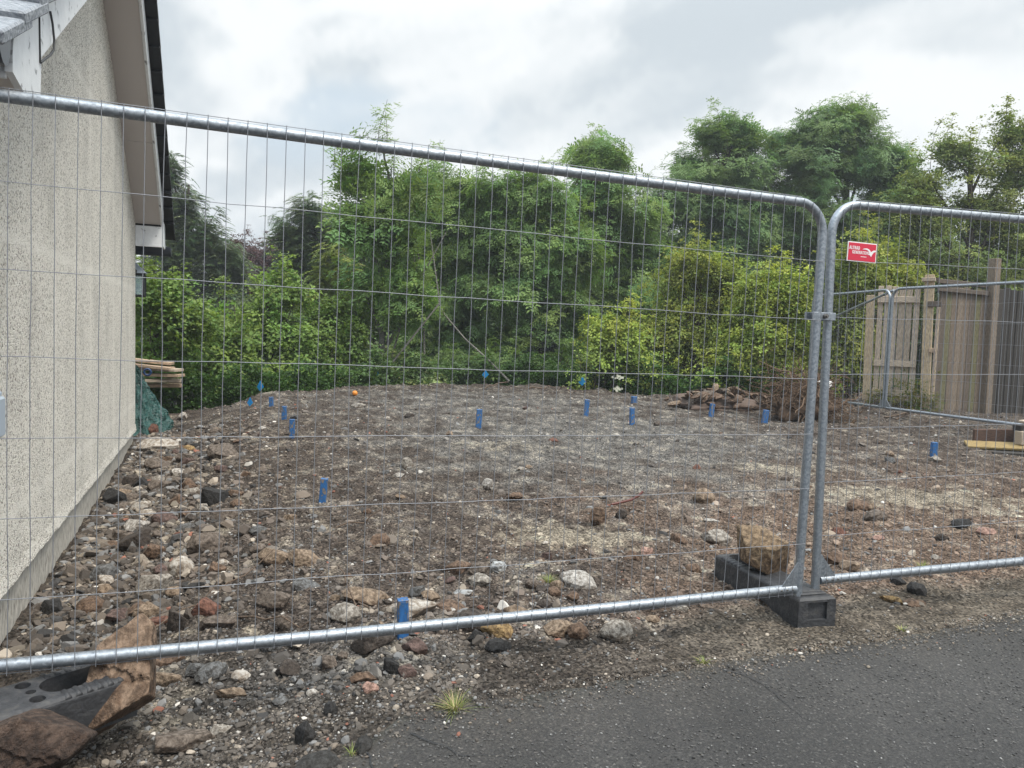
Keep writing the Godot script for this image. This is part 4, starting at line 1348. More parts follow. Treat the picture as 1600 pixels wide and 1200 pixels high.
func build_fence_panels() -> void:
	var right := Vector3(1.408, 0.1835, -3.532)
	var left := Vector3(-1.637, 0.2193, -2.372)
	var dirv := (right - left).normalized()
	var from := right - dirv * 3.45
	panel("long round-cornered galvanised mesh panel that crosses in front of the house and plot", from, right, 3.45, 1.82, 0.035, wire_offsets(3.45, true), 5, "galvanised mesh panels along the road")
	var p2 := Vector3(1.518, 0.203, -3.600)
	var d2 := (Vector3(1.206, 0.022, -0.378)).normalized()
	var pb := panel("galvanised mesh panel that carries the small red sign before the timber gate", p2, p2 + d2 * 3.45, 3.45, 1.82, 0.045, wire_offsets(3.45, false), 6, "galvanised mesh panels along the road")
	# red sign wired to the second panel
	var sg := thing("sign", "small red sign with white lettering and a bird mark wired to the mesh", "sign")
	sg.transform = pb.transform * Transform3D(Basis(Vector3.BACK, -0.035), Vector3(0.152, 1.595, 0.031))
	mi("plate", box_mesh(Vector3(0.170, 0.092, 0.003), 0.0008), M.sign_white, sg)
	var face := mi("red_face", box_mesh(Vector3(0.160, 0.083, 0.0012), 0.0003), M.red, sg)
	face.position.z = 0.0022
	for t in [["ALTRAD", -0.0765, 0.0085, 0.0165], ["GENERATION", -0.059, -0.0105, 0.0150]]:
		var tm := TextMesh.new()
		var f := SystemFont.new()
		f.font_names = PackedStringArray(["Droid Sans"])
		f.font_weight = 800
		tm.font = f
		tm.text = t[0]
		tm.font_size = 64
		tm.pixel_size = t[3] / 47.0
		tm.depth = 0.0006
		tm.horizontal_alignment = HORIZONTAL_ALIGNMENT_LEFT
		tm.vertical_alignment = VERTICAL_ALIGNMENT_BOTTOM
		var o := mi("lettering", tm, M.sign_white, sg)
		o.position = Vector3(t[1], t[2] - 0.004, 0.0032)
		o.scale = Vector3(0.74, 1, 1)
	for k in 5:
		var st := new_st()
		add_box(st, Transform3D(Basis(), Vector3(-0.004 + k * 0.0068, -0.021, 0.003)), Vector3(0.005, 0.0035, 0.0006), 0.0001)
		mi("small_lettering", done(st), M.sign_white, sg)
	var bird := mi("bird_mark", prism_mesh(v2([[0.0, 0.0135], [0.010, 0.0185], [0.024, 0.0205], [0.036, 0.018], [0.045, 0.012], [0.0515, 0.003], [0.058, 0.009], [0.068, 0.0135], [0.0785, 0.0145], [0.0785, 0.008], [0.068, 0.004], [0.060, -0.006], [0.053, -0.018], [0.047, -0.0115], [0.036, -0.0085], [0.042, -0.003], [0.037, 0.007], [0.028, 0.0125], [0.016, 0.0145]]), 0.0007), M.sign_white, sg)
	bird.position = Vector3(-0.0005, 0.0, 0.0029)
	# coupler that clamps the two uprights together
	var cp := thing("fence_coupler", "galvanised clamp with a bolt holding the two fence uprights together", "clamp")
	cp.transform = Transform3D(Basis(Vector3.UP, atan2(0.356, 0.934)), Vector3(1.445, 1.488, -3.555))
	for zz in [0.024, -0.026]:
		var st := new_st()
		add_box(st, Transform3D(Basis(), Vector3(0, 0, zz)), Vector3(0.138, 0.036, 0.006), 0.0015)
		mi("clamp_plate", done(st), M.zinc, cp)
	mi("bolt", tube_mesh([Vector3(0, 0, -0.04), Vector3(0, 0, 0.05)], 0.006, 10), M.bolt, cp)
	mi("nut", tube_mesh([Vector3(0.002, 0, 0.028), Vector3(0.002, 0, 0.040)], 0.012, 6), M.bolt, cp)
	# feet
	foot("black plastic fence foot with three holes and a slot beside the dark boulder", Vector3(-1.565, 0.005, -2.28), -0.6435, Basis(Vector3.BACK, -0.06) * Basis(Vector3.RIGHT, -0.02))
	foot("black plastic fence foot under both uprights with a tan block resting on it", Vector3(1.39, 0.0, -3.855), 0.284, Basis())
	# panels at the back
	var b0 := Vector3(5.76, 0.43, -11.5)
	var b1 := Vector3(6.485, 0.43, -9.65)
	var bd := (b1 - b0).normalized()
	panel("mesh panel standing before the timber gate with one bare upright", b0, b0 + bd * 3.45, 3.45, 1.82, 0.0, wire_offsets(3.45, false, 0.075), 7, "galvanised mesh panels at the back of the plot")
	var c0 := Vector3(5.365, 0.43, -13.55)
	panel("narrow mesh panel in front of the bush behind the clamped uprights", c0, Vector3(5.745, 0.43, -11.545), 2.04, 1.81, 0.0, wire_offsets(2.04, false, 0.075), 8, "galvanised mesh panels at the back of the plot")
	var stay := thing("brace_tube", "thin galvanised tube slanting from the clamp up to the far panel corner", "tube")
	mi("tube", tube_mesh([Vector3(5.57, 1.84, -13.2), Vector3(5.80, 2.235, -11.56)], 0.019, 10), M.zinc, stay)


func foot(label: String, p: Vector3, yaw: float, lean: Basis) -> void:
	var o := thing("ballast_block", label, "fence base", "black plastic fence feet")
	o.transform = Transform3D(Basis(Vector3.UP, yaw) * lean, p)
	var c := CSGCombiner3D.new()
	c.name = "block"
	o.add_child(c, true)
	c.material_override = M.rubber
	var body := CSGPolygon3D.new()
	body.name = "body"
	# cross-section across the width, drawn out along the length
	var sec := []
	for q in [[0.105, 0.0], [0.105, 0.118]]:
		sec.append(q)
	for k in 6:
		var a := PI * 0.5 * k / 5.0
		sec.append([0.083 + cos(a) * 0.022, 0.128 + sin(a) * 0.022])
	for k in 6:
		var a := PI * 0.5 + PI * 0.5 * k / 5.0
		sec.append([-0.083 + cos(a) * 0.022, 0.128 + sin(a) * 0.022])
	sec.append([-0.105, 0.0])
	body.polygon = v2(sec)
	body.depth = 0.74
	body.position.z = 0.37
	body.smooth_faces = false
	c.add_child(body, true)
	# rounded ends and arch under the middle
	var cuts := []
	for s in [-1, 1]:
		for e in [-1, 1]:
			var w := CSGBox3D.new()
			w.name = "corner_cut"
			w.size = Vector3(0.06, 0.4, 0.06)
			w.transform = Transform3D(Basis(Vector3.UP, PI / 4), Vector3(s * 0.105, 0.1, e * 0.37) + Vector3(s * 0.022, 0, e * 0.022))
			w.operation = CSGShape3D.OPERATION_SUBTRACTION
			c.add_child(w, true)
		var tc := CSGBox3D.new()
		tc.name = "end_cut"
		tc.size = Vector3(0.4, 0.05, 0.05)
		tc.transform = Transform3D(Basis(Vector3.RIGHT, PI / 4), Vector3(0, 0.162, s * 0.382))
		tc.operation = CSGShape3D.OPERATION_SUBTRACTION
		c.add_child(tc, true)
	var arch := CSGCylinder3D.new()
	arch.name = "arch"
	arch.radius = 0.30
	arch.height = 0.5
	arch.sides = 48
	arch.transform = Transform3D(Basis(Vector3.BACK, PI / 2), Vector3(0, -0.255, 0.06))
	arch.operation = CSGShape3D.OPERATION_SUBTRACTION
	c.add_child(arch, true)
	for hx in [[-0.058, 0.023, -0.07], [0.0, 0.015, -0.072], [0.058, 0.023, -0.07]]:
		var h := CSGCylinder3D.new()
		h.name = "hole"
		h.radius = hx[1]
		h.height = 0.2
		h.sides = 24
		h.position = Vector3(hx[0], 0.17, hx[2])
		h.operation = CSGShape3D.OPERATION_SUBTRACTION
		c.add_child(h, true)
	for e in [-0.29, -0.155]:
		var h := CSGCylinder3D.new()
		h.name = "slot_end"
		h.radius = 0.055
		h.height = 0.2
		h.sides = 24
		h.position = Vector3(0, 0.15, e)
		h.operation = CSGShape3D.OPERATION_SUBTRACTION
		c.add_child(h, true)
	var sb := CSGBox3D.new()
	sb.name = "slot"
	sb.size = Vector3(0.11, 0.2, 0.135)
	sb.position = Vector3(0, 0.15, -0.2225)
	sb.operation = CSGShape3D.OPERATION_SUBTRACTION
	c.add_child(sb, true)
	var fr := CSGBox3D.new()
	fr.name = "face_recess"
	fr.size = Vector3(0.11, 0.085, 0.03)
	fr.position = Vector3(0, 0.085, 0.37)
	fr.operation = CSGShape3D.OPERATION_SUBTRACTION
	c.add_child(fr, true)
	# ribs beside the slot and the pad round the sockets
	for s in [-1, 1]:
		for k in 6:
			var st := new_st(true)
			tube(st, [Vector3(s * 0.058, 0.147, -0.31 + k * 0.033), Vector3(s * 0.102, 0.140, -0.31 + k * 0.033)], 0.0105, 8, true)
			mi("rib", done(st), M.rubber, o)
	var pad := new_st()
	add_box(pad, Transform3D(Basis(), Vector3(0, 0.153, 0.262)), Vector3(0.15, 0.016, 0.15), 0.004)
	mi("socket_pad", done(pad), M.rubber, o)
	var lip := new_st()
	add_box(lip, Transform3D(Basis(), Vector3(0, 0.158, 0.262)), Vector3(0.12, 0.016, 0.11), 0.003)
	mi("socket_rim", done(lip), M.rubber, o)


# ---------------------------------------------------------------- survey posts
func stake(x: float, z: float, high: float, wide: float, lean: float, yaw: float, label: String, painted_ground := false) -> void:
	var o := thing("blue_stake", label, "stake", "blue painted marker stakes")
	o.transform = Transform3D(Basis(Vector3.UP, yaw) * Basis(Vector3.BACK, lean), Vector3(x, gh(x, z) - 0.05, z))
	var st := new_st()
	add_box(st, Transform3D(Basis(), Vector3(0, (high + 0.05) * 0.5, 0)), Vector3(wide, high + 0.05, wide * 0.8), 0.004)
	mi("post", done(st), M.blue, o)
	var t := new_st()
	add_box(t, Transform3D(Basis(Vector3.RIGHT, 0.05), Vector3(0, high + 0.052, 0)), Vector3(wide * 1.03, 0.007, wide * 0.83), 0.002)
	mi("stake_top", done(t), M.blue, o)


func marker(x: float, z: float, y: float, size: float, label: String) -> void:
	var o := thing("marker_flag", label, "marker", "small bright blue marker flags")
	o.position = Vector3(x, gh(x, z) - 0.05, z)
	var top := y - o.position.y
	mi("peg", tube_mesh([Vector3(0, 0, 0), Vector3(0.01, top, 0)], 0.005, 6), M.wood_stick, o)
	var st := new_st()
	var s := size
	quad(st, Vector3(0.01, top + s * 0.75, 0), Vector3(0.01 + s * 0.55, top, 0.04), Vector3(0.01, top - s * 0.55, 0.01), Vector3(0.01 - s * 0.5, top - s * 0.1, -0.03), Vector3(0, 0, 1))
	quad(st, Vector3(0.01, top + s * 0.75, -0.004), Vector3(0.01 + s * 0.55, top, 0.036), Vector3(0.01, top - s * 0.55, 0.006), Vector3(0.01 - s * 0.5, top - s * 0.1, -0.034), Vector3(0, 0, -1))
	mi("flag", done(st), M.flag, o)


func build_stakes() -> void:
	stake(-0.44, -3.20, 0.165, 0.046, 0.02, 0.35, "short blue stake standing close behind the tube with scraped paint")
	stake(-1.43, -5.68, 0.195, 0.052, -0.07, 0.1, "tall blue stake leaning in open soil between house rubble and sand patch")
	stake(-2.40, -8.18, 0.20, 0.055, 0.0, 0.1, "blue stake nearest the viewer in the row of three by the hedge")
	stake(-2.83, -9.30, 0.17, 0.055, 0.0, 0.0, "middle blue stake in the row of three by the hedge")
	stake(-3.30, -10.26, 0.125, 0.055, 0.02, 0.0, "last and smallest blue stake in the row of three by the hedge")
	stake(-0.40, -9.18, 0.215, 0.065, -0.04, 0.2, "lone blue stake on the pale gravel in the middle of the plot")
	stake(1.06, -10.54, 0.225, 0.062, -0.04, 0.1, "blue stake before the blue-tipped peg and the white flowers")
	stake(1.60, -9.82, 0.215, 0.06, 0.03, 0.3, "darker blue stake with a second faded one behind it")
	stake(2.02, -12.3, 0.10, 0.085, 0.0, 0.4, "faded grey blue stub at the plot rim below the flowering bush")
	stake(2.90, -10.84, 0.18, 0.065, -0.10, 0.1, "blue stake leaning in front of the heap of brown stone")
	stake(3.53, -10.39, 0.19, 0.075, -0.08, 0.0, "broad blue stake beside the tangled root ball")
	stake(4.79, -8.41, 0.16, 0.065, -0.03, 0.1, "lone blue stake out by the timber stack with a pale stone at its foot")
	marker(-3.92, -11.6, 0.42, 0.13, "kite-shaped blue flag above the row of three stakes")
	marker(-3.62, -10.3, 0.30, 0.10, "small blue triangle on the ground edge by the row of three stakes")
	marker(-2.61, -14.6, 0.50, 0.13, "blue flag at the foot of the slim pale ash trunk")
	marker(-0.55, -14.9, 0.55, 0.13, "narrow blue flag near the end of the slanting bare branch")
	marker(1.34, -14.4, 0.50, 0.14, "upright blue peg flag at the rim beside the flowering bush")


# ---------------------------------------------------------------- stones one can point to
func stone_shape(s: String) -> ArrayMesh:
	var k := s + str(rng.randi() % 3)
	if not stone_meshes.has(k):
		var n := stone_meshes.size() * 7 + 3
		match s:
			"round": stone_meshes[k] = stone_mesh(n, 4, 16, 0.84, 0.07, 0.25)
			"flat": stone_meshes[k] = stone_mesh(n, 4, 14, 0.62, 0.06)
			"slab": stone_meshes[k] = stone_mesh(n, 4, 10, 0.60, 0.05)
			"tall": stone_meshes[k] = stone_mesh(n, 4, 11, 0.58, 0.09)
			"cube": stone_meshes[k] = stone_mesh(n, 4, 8, 0.8, 0.05)
			_: stone_meshes[k] = stone_mesh(n, 4, 13, 0.62, 0.06)
	return stone_meshes[k]


func rock(shape: String, color: String, x: float, z: float, w: float, h: float, d: float, label: String, group := "stones lying on the plot", called := "stone", category := "stone") -> MeshInstance3D:
	var o := mi(called, stone_shape(shape), rock_mats[color])
	tag(o, label, category, group)
	var tilt := 0.28 if shape != "tall" else 0.12
	var b := Basis(Vector3.UP, rng.randf_range(-0.5, 0.5) + (PI if rng.randf() < 0.5 else 0.0)) * Basis(Vector3.RIGHT, rng.randf_range(-tilt, tilt)) * Basis(Vector3.BACK, rng.randf_range(-tilt, tilt))
	o.transform = Transform3D(b * Basis.from_scale(Vector3(w * 1.06, h * 1.35, d * 1.06)), Vector3(x, gh(x, z) + h * 0.22, z))
	rock_places.append(Vector3(x, w, z))
	return o


func build_rocks() -> void:
	# the big ones by the fence feet
	var bo := mi("boulder", hull_stone([[-0.18, 0.01], [-0.02, -0.01], [0.08, 0.015], [0.165, 0.085], [0.16, 0.10], [0.08, 0.147], [-0.02, 0.182], [-0.08, 0.168], [-0.135, 0.145], [-0.19, 0.06]], 0.11, 0.05, 303), rock_mats.boulder)
	tag(bo, "large dark brown boulder lying in front of the black foot with three holes", "boulder")
	bo.transform = Transform3D(Basis(Vector3.UP, 0.35) * Basis(Vector3.RIGHT, -0.35), Vector3(-1.40, -0.015, -2.16))
	var up := mi("boulder", hull_stone([[-0.113, 0.012], [-0.062, -0.02], [0.113, 0.066], [0.108, 0.17], [0.100, 0.285], [0.055, 0.315], [-0.06, 0.235], [-0.088, 0.145]], 0.058, 0.05, 61), rock_mats.sandstone)
	tag(up, "upright orange brown sandstone block leaning behind and before the bottom tube", "boulder")
	up.transform = Transform3D(Basis(Vector3.UP, 0.30) * Basis(Vector3.RIGHT, -0.55) * Basis.from_scale(Vector3(0.98, 1.13, 1.0)), Vector3(-1.30, 0.0, -2.44))
	var fb := mi("boulder", stone_mesh(317, 5, 9, 0.78, 0.03), rock_mats.ochre)
	fb.material_override = rock_mats.tan.duplicate()
	fb.material_override.albedo_color = lin(0.27, 0.19, 0.115)
	tag(fb, "square tan block of stone sitting on the fence foot behind the uprights", "boulder")
	fb.transform = Transform3D(Basis(Vector3.UP, 0.30) * Basis.from_scale(Vector3(0.27, 0.24, 0.26)), Vector3(1.38, 0.245, -3.93))
	rock("round", "white", 0.39, -3.94, 0.19, 0.08, 0.16, "smooth pale round boulder just behind the tube beside a grass tuft")
	rock("round", "pale", 0.51, -3.32, 0.15, 0.08, 0.12, "pale speckled boulder below the tube, the largest on the verge side")
	rock("flat", "tan", 0.25, -3.34, 0.15, 0.07, 0.12, "tan angular stone half under the tube beside the pale speckled boulder")
	rock("ang", "brown", 0.33, -3.28, 0.09, 0.06, 0.08, "brown stone wedged in front of the tan angular stone")
	rock("ang", "black", -0.02, -3.14, 0.11, 0.05, 0.09, "black broken asphalt lump lowest of the dark cluster by the verge")
	rock("ang", "black", -0.12, -3.20, 0.08, 0.06, 0.06, "black asphalt lump behind the lowest one of the dark cluster")
	rock("ang", "ochre", -0.03, -3.29, 0.14, 0.07, 0.12, "black stone with an ochre top leaning on the asphalt lumps")
	rock("round", "tan", 1.59, -6.00, 0.17, 0.12, 0.15, "rounded tan boulder alone on bare soil before the row of posts")
	rock("tall", "brown", 0.65, -5.29, 0.12, 0.15, 0.10, "brown stone standing upright beside the curved red pipe")
	rock("ang", "dark", 0.83, -5.40, 0.08, 0.08, 0.07, "small dark brown stone between the upright brown stone and red pipe")
	rock("flat", "pale", 1.42, -4.97, 0.21, 0.10, 0.17, "pale flat-topped stone on brown soil behind the rubber foot")
	rock("flat", "white", 1.51, -5.46, 0.12, 0.03, 0.10, "thin white flake of stone behind the pale flat-topped stone")
	rock("flat", "brown", 0.05, -5.84, 0.12, 0.06, 0.10, "brown slab stone lying in mid plot at the edge of a sand patch")
	rock("ang", "pale", -0.94, -6.86, 0.10, 0.11, 0.08, "grey stone with white tip in the middle of the plot")
	rock("flat", "white", -0.97, -6.57, 0.10, 0.04, 0.08, "small white flat stone in front of the grey white-tipped one")
	rock("tall", "white", -0.17, -6.16, 0.10, 0.10, 0.08, "white jagged shard standing in the middle of the plot")
	rock("flat", "brick", 0.49, -8.44, 0.11, 0.06, 0.09, "reddish brown brick piece on the grey gravel patch")
	rock("ang", "bluew", -0.04, -4.19, 0.10, 0.06, 0.08, "bluish white stone behind the tube near mid panel")
	rock("flat", "tan", -1.35, -4.27, 0.19, 0.08, 0.15, "long tan slab in the rubble, the one nearer the house of the pair")
	rock("flat", "tan", -1.15, -4.21, 0.18, 0.08, 0.14, "long pinkish tan slab beside the other long slab")
	rock("flat", "greyb", -2.04, -5.40, 0.20, 0.08, 0.16, "broad grey brown flat stone between the house rubble and first tall post")
	rock("round", "mott", -1.94, -4.39, 0.15, 0.11, 0.13, "mottled cream rounded stone in the rubble by the house")
	rock("ang", "white", -2.73, -5.44, 0.17, 0.10, 0.15, "white-topped stone in the rubble against the plinth")
	rock("ang", "greyb", -2.62, -5.13, 0.17, 0.09, 0.15, "grey brown stone under the white-topped one")
	rock("ang", "pale", -1.95, -4.08, 0.18, 0.12, 0.15, "large pale and brown broken stone near the plinth")
	rock("ang", "brown", -2.27, -4.76, 0.15, 0.09, 0.12, "chunky brown stone uphill of the large pale broken one")
	rock("slab", "greyb", -1.35, -3.44, 0.22, 0.06, 0.10, "grey concrete slab fragment under the red brick")
	rock("ang", "grey", -1.18, -2.95, 0.13, 0.06, 0.11, "blue grey angular rock on gravel before the tube, larger of two")
	rock("ang", "grey", -1.27, -3.01, 0.07, 0.06, 0.06, "blue grey angular rock on gravel before the tube, smaller of two")
	rock("slab", "tan", -1.36, -2.96, 0.13, 0.07, 0.06, "tan blocky stone next to the upright sandstone")
	rock("slab", "brown", -1.45, -3.16, 0.13, 0.06, 0.06, "dark brown block under the tube behind the tan blocky stone")
	rock("slab", "tan", -1.04, -2.81, 0.13, 0.04, 0.06, "flat pale bar-shaped stone lying on the gravel")
	rock("slab", "greyb", -1.09, -2.51, 0.19, 0.06, 0.09, "layered flat grey stone set in the dirt above a worn yellow line")
	rock("ang", "pale", -0.99, -2.57, 0.07, 0.03, 0.06, "pale stone above the layered flat stone")
	rock("ang", "black", -0.66, -2.46, 0.07, 0.08, 0.06, "black lump of asphalt by the broken road edge, the taller")
	rock("ang", "black", -0.61, -2.60, 0.05, 0.05, 0.04, "black lump of asphalt on gravel uphill of the broken edge")
	rock("flat", "white", -0.71, -2.74, 0.05, 0.02, 0.04, "white flake stone on the dark gravel before the tube")
	rock("flat", "pink", -0.49, -2.72, 0.06, 0.03, 0.05, "pinkish stone on the gravel where the verge begins")
	rock("slab", "brown", -0.53, -2.79, 0.10, 0.04, 0.05, "brown stone block behind the pinkish one")
	rock("cube", "black", -0.44, -2.88, 0.06, 0.06, 0.05, "black cube-shaped stone at the verge below the near post")
	rock("ang", "reddish", -0.37, -2.85, 0.07, 0.04, 0.06, "dull red stone beside the black cube-shaped one")
	rock("flat", "tan", -0.69, -3.65, 0.23, 0.07, 0.19, "long flat tan rock in the stones behind the near post")
	rock("ang", "mott", -0.46, -3.54, 0.25, 0.07, 0.21, "big stone splashed with blue paint right behind the near post")
	rock("ang", "pale", -0.74, -3.41, 0.15, 0.08, 0.13, "pale blocky rock beside the near post")
	rock("flat", "greyb", -1.14, -3.60, 0.16, 0.08, 0.13, "grey brown flat rock in the rubble, behind the tube")
	rock("ang", "greyb", -1.01, -3.39, 0.08, 0.07, 0.07, "grey rock nearest the tube in the middle rubble")
	rock("flat", "grey", -1.03, -3.81, 0.14, 0.04, 0.11, "flat bluish grey stone in the middle rubble")
	rock("ang", "grey", -0.45, -3.76, 0.08, 0.05, 0.07, "round grey stone behind the paint-splashed rock")
	rock("ang", "tan", -0.38, -3.74, 0.10, 0.04, 0.09, "light tan stone beside the round grey one")
	rock("flat", "pale", -0.13, -3.95, 0.13, 0.05, 0.11, "pale stone near the bluish white stone")
	rock("flat", "bluew", -0.22, -3.82, 0.10, 0.03, 0.08, "curved whitish grey stone on the soil behind the tube")
	rock("ang", "brown", -0.27, -4.13, 0.15, 0.06, 0.13, "brown boulder between the near post and the bluish white stone")
	rock("round", "brown", 2.78, -5.88, 0.17, 0.08, 0.14, "round brown stone beyond the second fence panel, one of two")
	rock("round", "greyb", 2.77, -5.58, 0.16, 0.09, 0.14, "round greyish stone in front of the round brown one")
	rock("round", "tan", 4.20, -8.21, 0.10, 0.06, 0.09, "small tan stone sitting on another stone near the far gate side")
	rock("cube", "grey", 4.02, -7.84, 0.13, 0.07, 0.10, "grey block under the small tan stone")
	rock("ang", "pale", 4.58, -8.01, 0.12, 0.08, 0.10, "pale stone at the foot of the short lone post")
	rock("ang", "black", 2.21, -4.14, 0.08, 0.04, 0.07, "black lump below the second panel, nearer the foot")
	rock("ang", "black", 2.25, -4.02, 0.10, 0.06, 0.09, "black lump below the second panel, farther from the foot")
	rock("slab", "ochre", 2.05, -3.88, 0.12, 0.04, 0.05, "pale orange tile fragment below the second panel")
	rock("flat", "brown", 2.17, -3.89, 0.12, 0.03, 0.09, "dull brown stone beside the orange tile fragment")
	rock("ang", "black", 3.37, -5.49, 0.14, 0.06, 0.12, "black lump near the charred wood beyond the second panel")
	rock("flat", "pink", 3.47, -5.36, 0.13, 0.04, 0.10, "pink flake of brick on soil beyond the second panel")
	rock("flat", "pink", 2.55, -5.07, 0.09, 0.03, 0.07, "small pink brick chip right of centre in the second panel")
	rock("ang", "brown", 2.04, -4.55, 0.14, 0.08, 0.12, "brown rock tucked behind the gusset of the second panel")
	rock("ang", "tan", 2.08, -4.44, 0.13, 0.06, 0.11, "tan rock beside the brown rock behind the gusset")
	rock("cube", "brick", -1.48, -3.63, 0.13, 0.07, 0.11, "red broken brick pair lying on the concrete slab fragment")
	rock("cube", "dark", -1.57, -3.50, 0.08, 0.12, 0.07, "dark brick standing on end beside the red brick")
	rock("flat", "brick", -1.70, -3.62, 0.13, 0.04, 0.11, "orange red brick fragment behind the upright sandstone")
	rock("ang", "grey", -0.83, -2.73, 0.06, 0.02, 0.05, "grey stone on the gravel between tube and broken road edge")
	rock("flat", "greyb", -2.86, -7.51, 0.38, 0.11, 0.30, "low grey stone in the far rubble by the tarpaulin")
	rock("flat", "mott", -4.02, -8.56, 0.50, 0.14, 0.40, "wide mottled flat stone in the rubble before the tarpaulin")
	rock("ang", "greyb", -3.55, -7.47, 0.28, 0.11, 0.24, "grey brown stone in the rubble two steps before the tarpaulin")
	rock("flat", "white", -3.15, -7.10, 0.18, 0.07, 0.14, "white shard in the rubble two steps before the tarpaulin")
	rock("ang", "ochre", -3.54, -8.18, 0.15, 0.10, 0.13, "small ochre stone at the edge of the rubble near the tarpaulin")
	rock("tall", "brick", -4.53, -9.41, 0.13, 0.14, 0.10, "brick end standing against the foot of the tarpaulin")
	rock("ang", "dark", -3.49, -6.88, 0.17, 0.12, 0.15, "dark stone against the plinth half way along the house")
	rock("ang", "greyb", -3.11, -6.60, 0.19, 0.10, 0.16, "grey brown stone half way along the house rubble")
	rock("flat", "pale", -2.72, -6.36, 0.14, 0.07, 0.11, "pale flat stone at the outer edge of the house rubble")
	rock("ang", "grey", -1.66, -4.94, 0.13, 0.05, 0.11, "grey stone outward of the broad grey brown one")
	rock("ang", "tan", -1.53, -5.19, 0.09, 0.05, 0.08, "small tan stone before the first tall post")
	rock("flat", "white", -2.92, -8.75, 0.09, 0.04, 0.07, "tiny white stone near the three posts by the hedge")
	rock("flat", "pale", -2.15, -10.48, 0.20, 0.07, 0.16, "pale stone at the far rim of the plot")
	rock("flat", "dark", -1.35, -9.93, 0.14, 0.06, 0.11, "dark stone on the far grey gravel")
	rock("ang", "brown", 1.13, -4.84, 0.12, 0.06, 0.10, "brown stone to the house side of the pale flat-topped stone")
	rock("ang", "pink", 0.88, -4.61, 0.09, 0.04, 0.08, "dusty pink stone behind the tube toward the rubber foot")
	rock("ang", "brown", 1.10, -4.33, 0.10, 0.05, 0.09, "brown stone close to the back of the rubber foot")
	rock("flat", "pale", 0.87, -3.63, 0.08, 0.04, 0.06, "pale flake on brown soil in front of the tube")
	rock("ang", "tan", 0.71, -3.51, 0.07, 0.03, 0.06, "tan stone in front of the tube beside the pale speckled boulder")
	loose_rubble()


const NEAR := [[-1.3, -2.5, "the upright sandstone"], [-0.44, -3.2, "the near blue stake"], [0.39, -3.94, "the smooth pale boulder"], [1.4, -3.9, "the upright-bearing foot"], [-1.43, -5.68, "the leaning blue stake"], [-0.4, -9.18, "the lone stake on pale gravel"], [-2.5, -8.3, "the row of three blue stakes"], [-4.4, -9.4, "the green tarpaulin"], [0.45, -5.0, "the small sand patch"], [3.2, -6.3, "the large sand patch"], [4.79, -8.4, "the lone stake by the timber"], [2.9, -11.0, "the brown stone heap"], [4.2, -10.9, "the root ball"], [2.6, -4.4, "the second panel"], [-1.1, -3.4, "the red brick pair"], [-2.4, -4.6, "the plinth's middle"], [-3.5, -7.0, "the plinth's far half"], [-1.8, -3.2, "the plinth's near end"], [-0.9, -4.2, "the long tan slabs"], [1.7, -5.6, "the curved red pipe"]]


func name_stone(x: float, z: float, size: float, color: String, shape: String) -> String:
	var words := {"greyb": "grey brown", "mott": "mottled cream", "bluew": "bluish white", "brick": "brick red", "reddish": "dull red"}
	var near: Array = NEAR[0]
	var best := 99.0
	for q in NEAR:
		var dd := Vector2(x - q[0], z - q[1]).length()
		if dd < best:
			best = dd
			near = q
	var side := "just behind" if z < near[1] - 0.12 and absf(x - near[0]) < 0.35 else "just in front of" if z > near[1] + 0.12 and absf(x - near[0]) < 0.35 else "house side of" if x < near[0] else "gate side of"
	if best > 0.75 and not side.begins_with("just"):
		side = "well " + side
	elif best > 0.75:
		side = "some way " + side.trim_prefix("just ")
	elif not side.begins_with("just"):
		side = "on the " + side
	var sz := "tiny" if size < 0.055 else "small" if size < 0.09 else "fist-sized" if size < 0.13 else "chunky" if size < 0.18 else "large"
	var sh: String = {"ang": "angular", "flat": "flat", "round": "rounded", "slab": "blocky", "tall": "pointed", "cube": "square"}[shape]
	return "%s %s %s stone %s %s" % [sz, words.get(color, color), sh, side, near[2]]


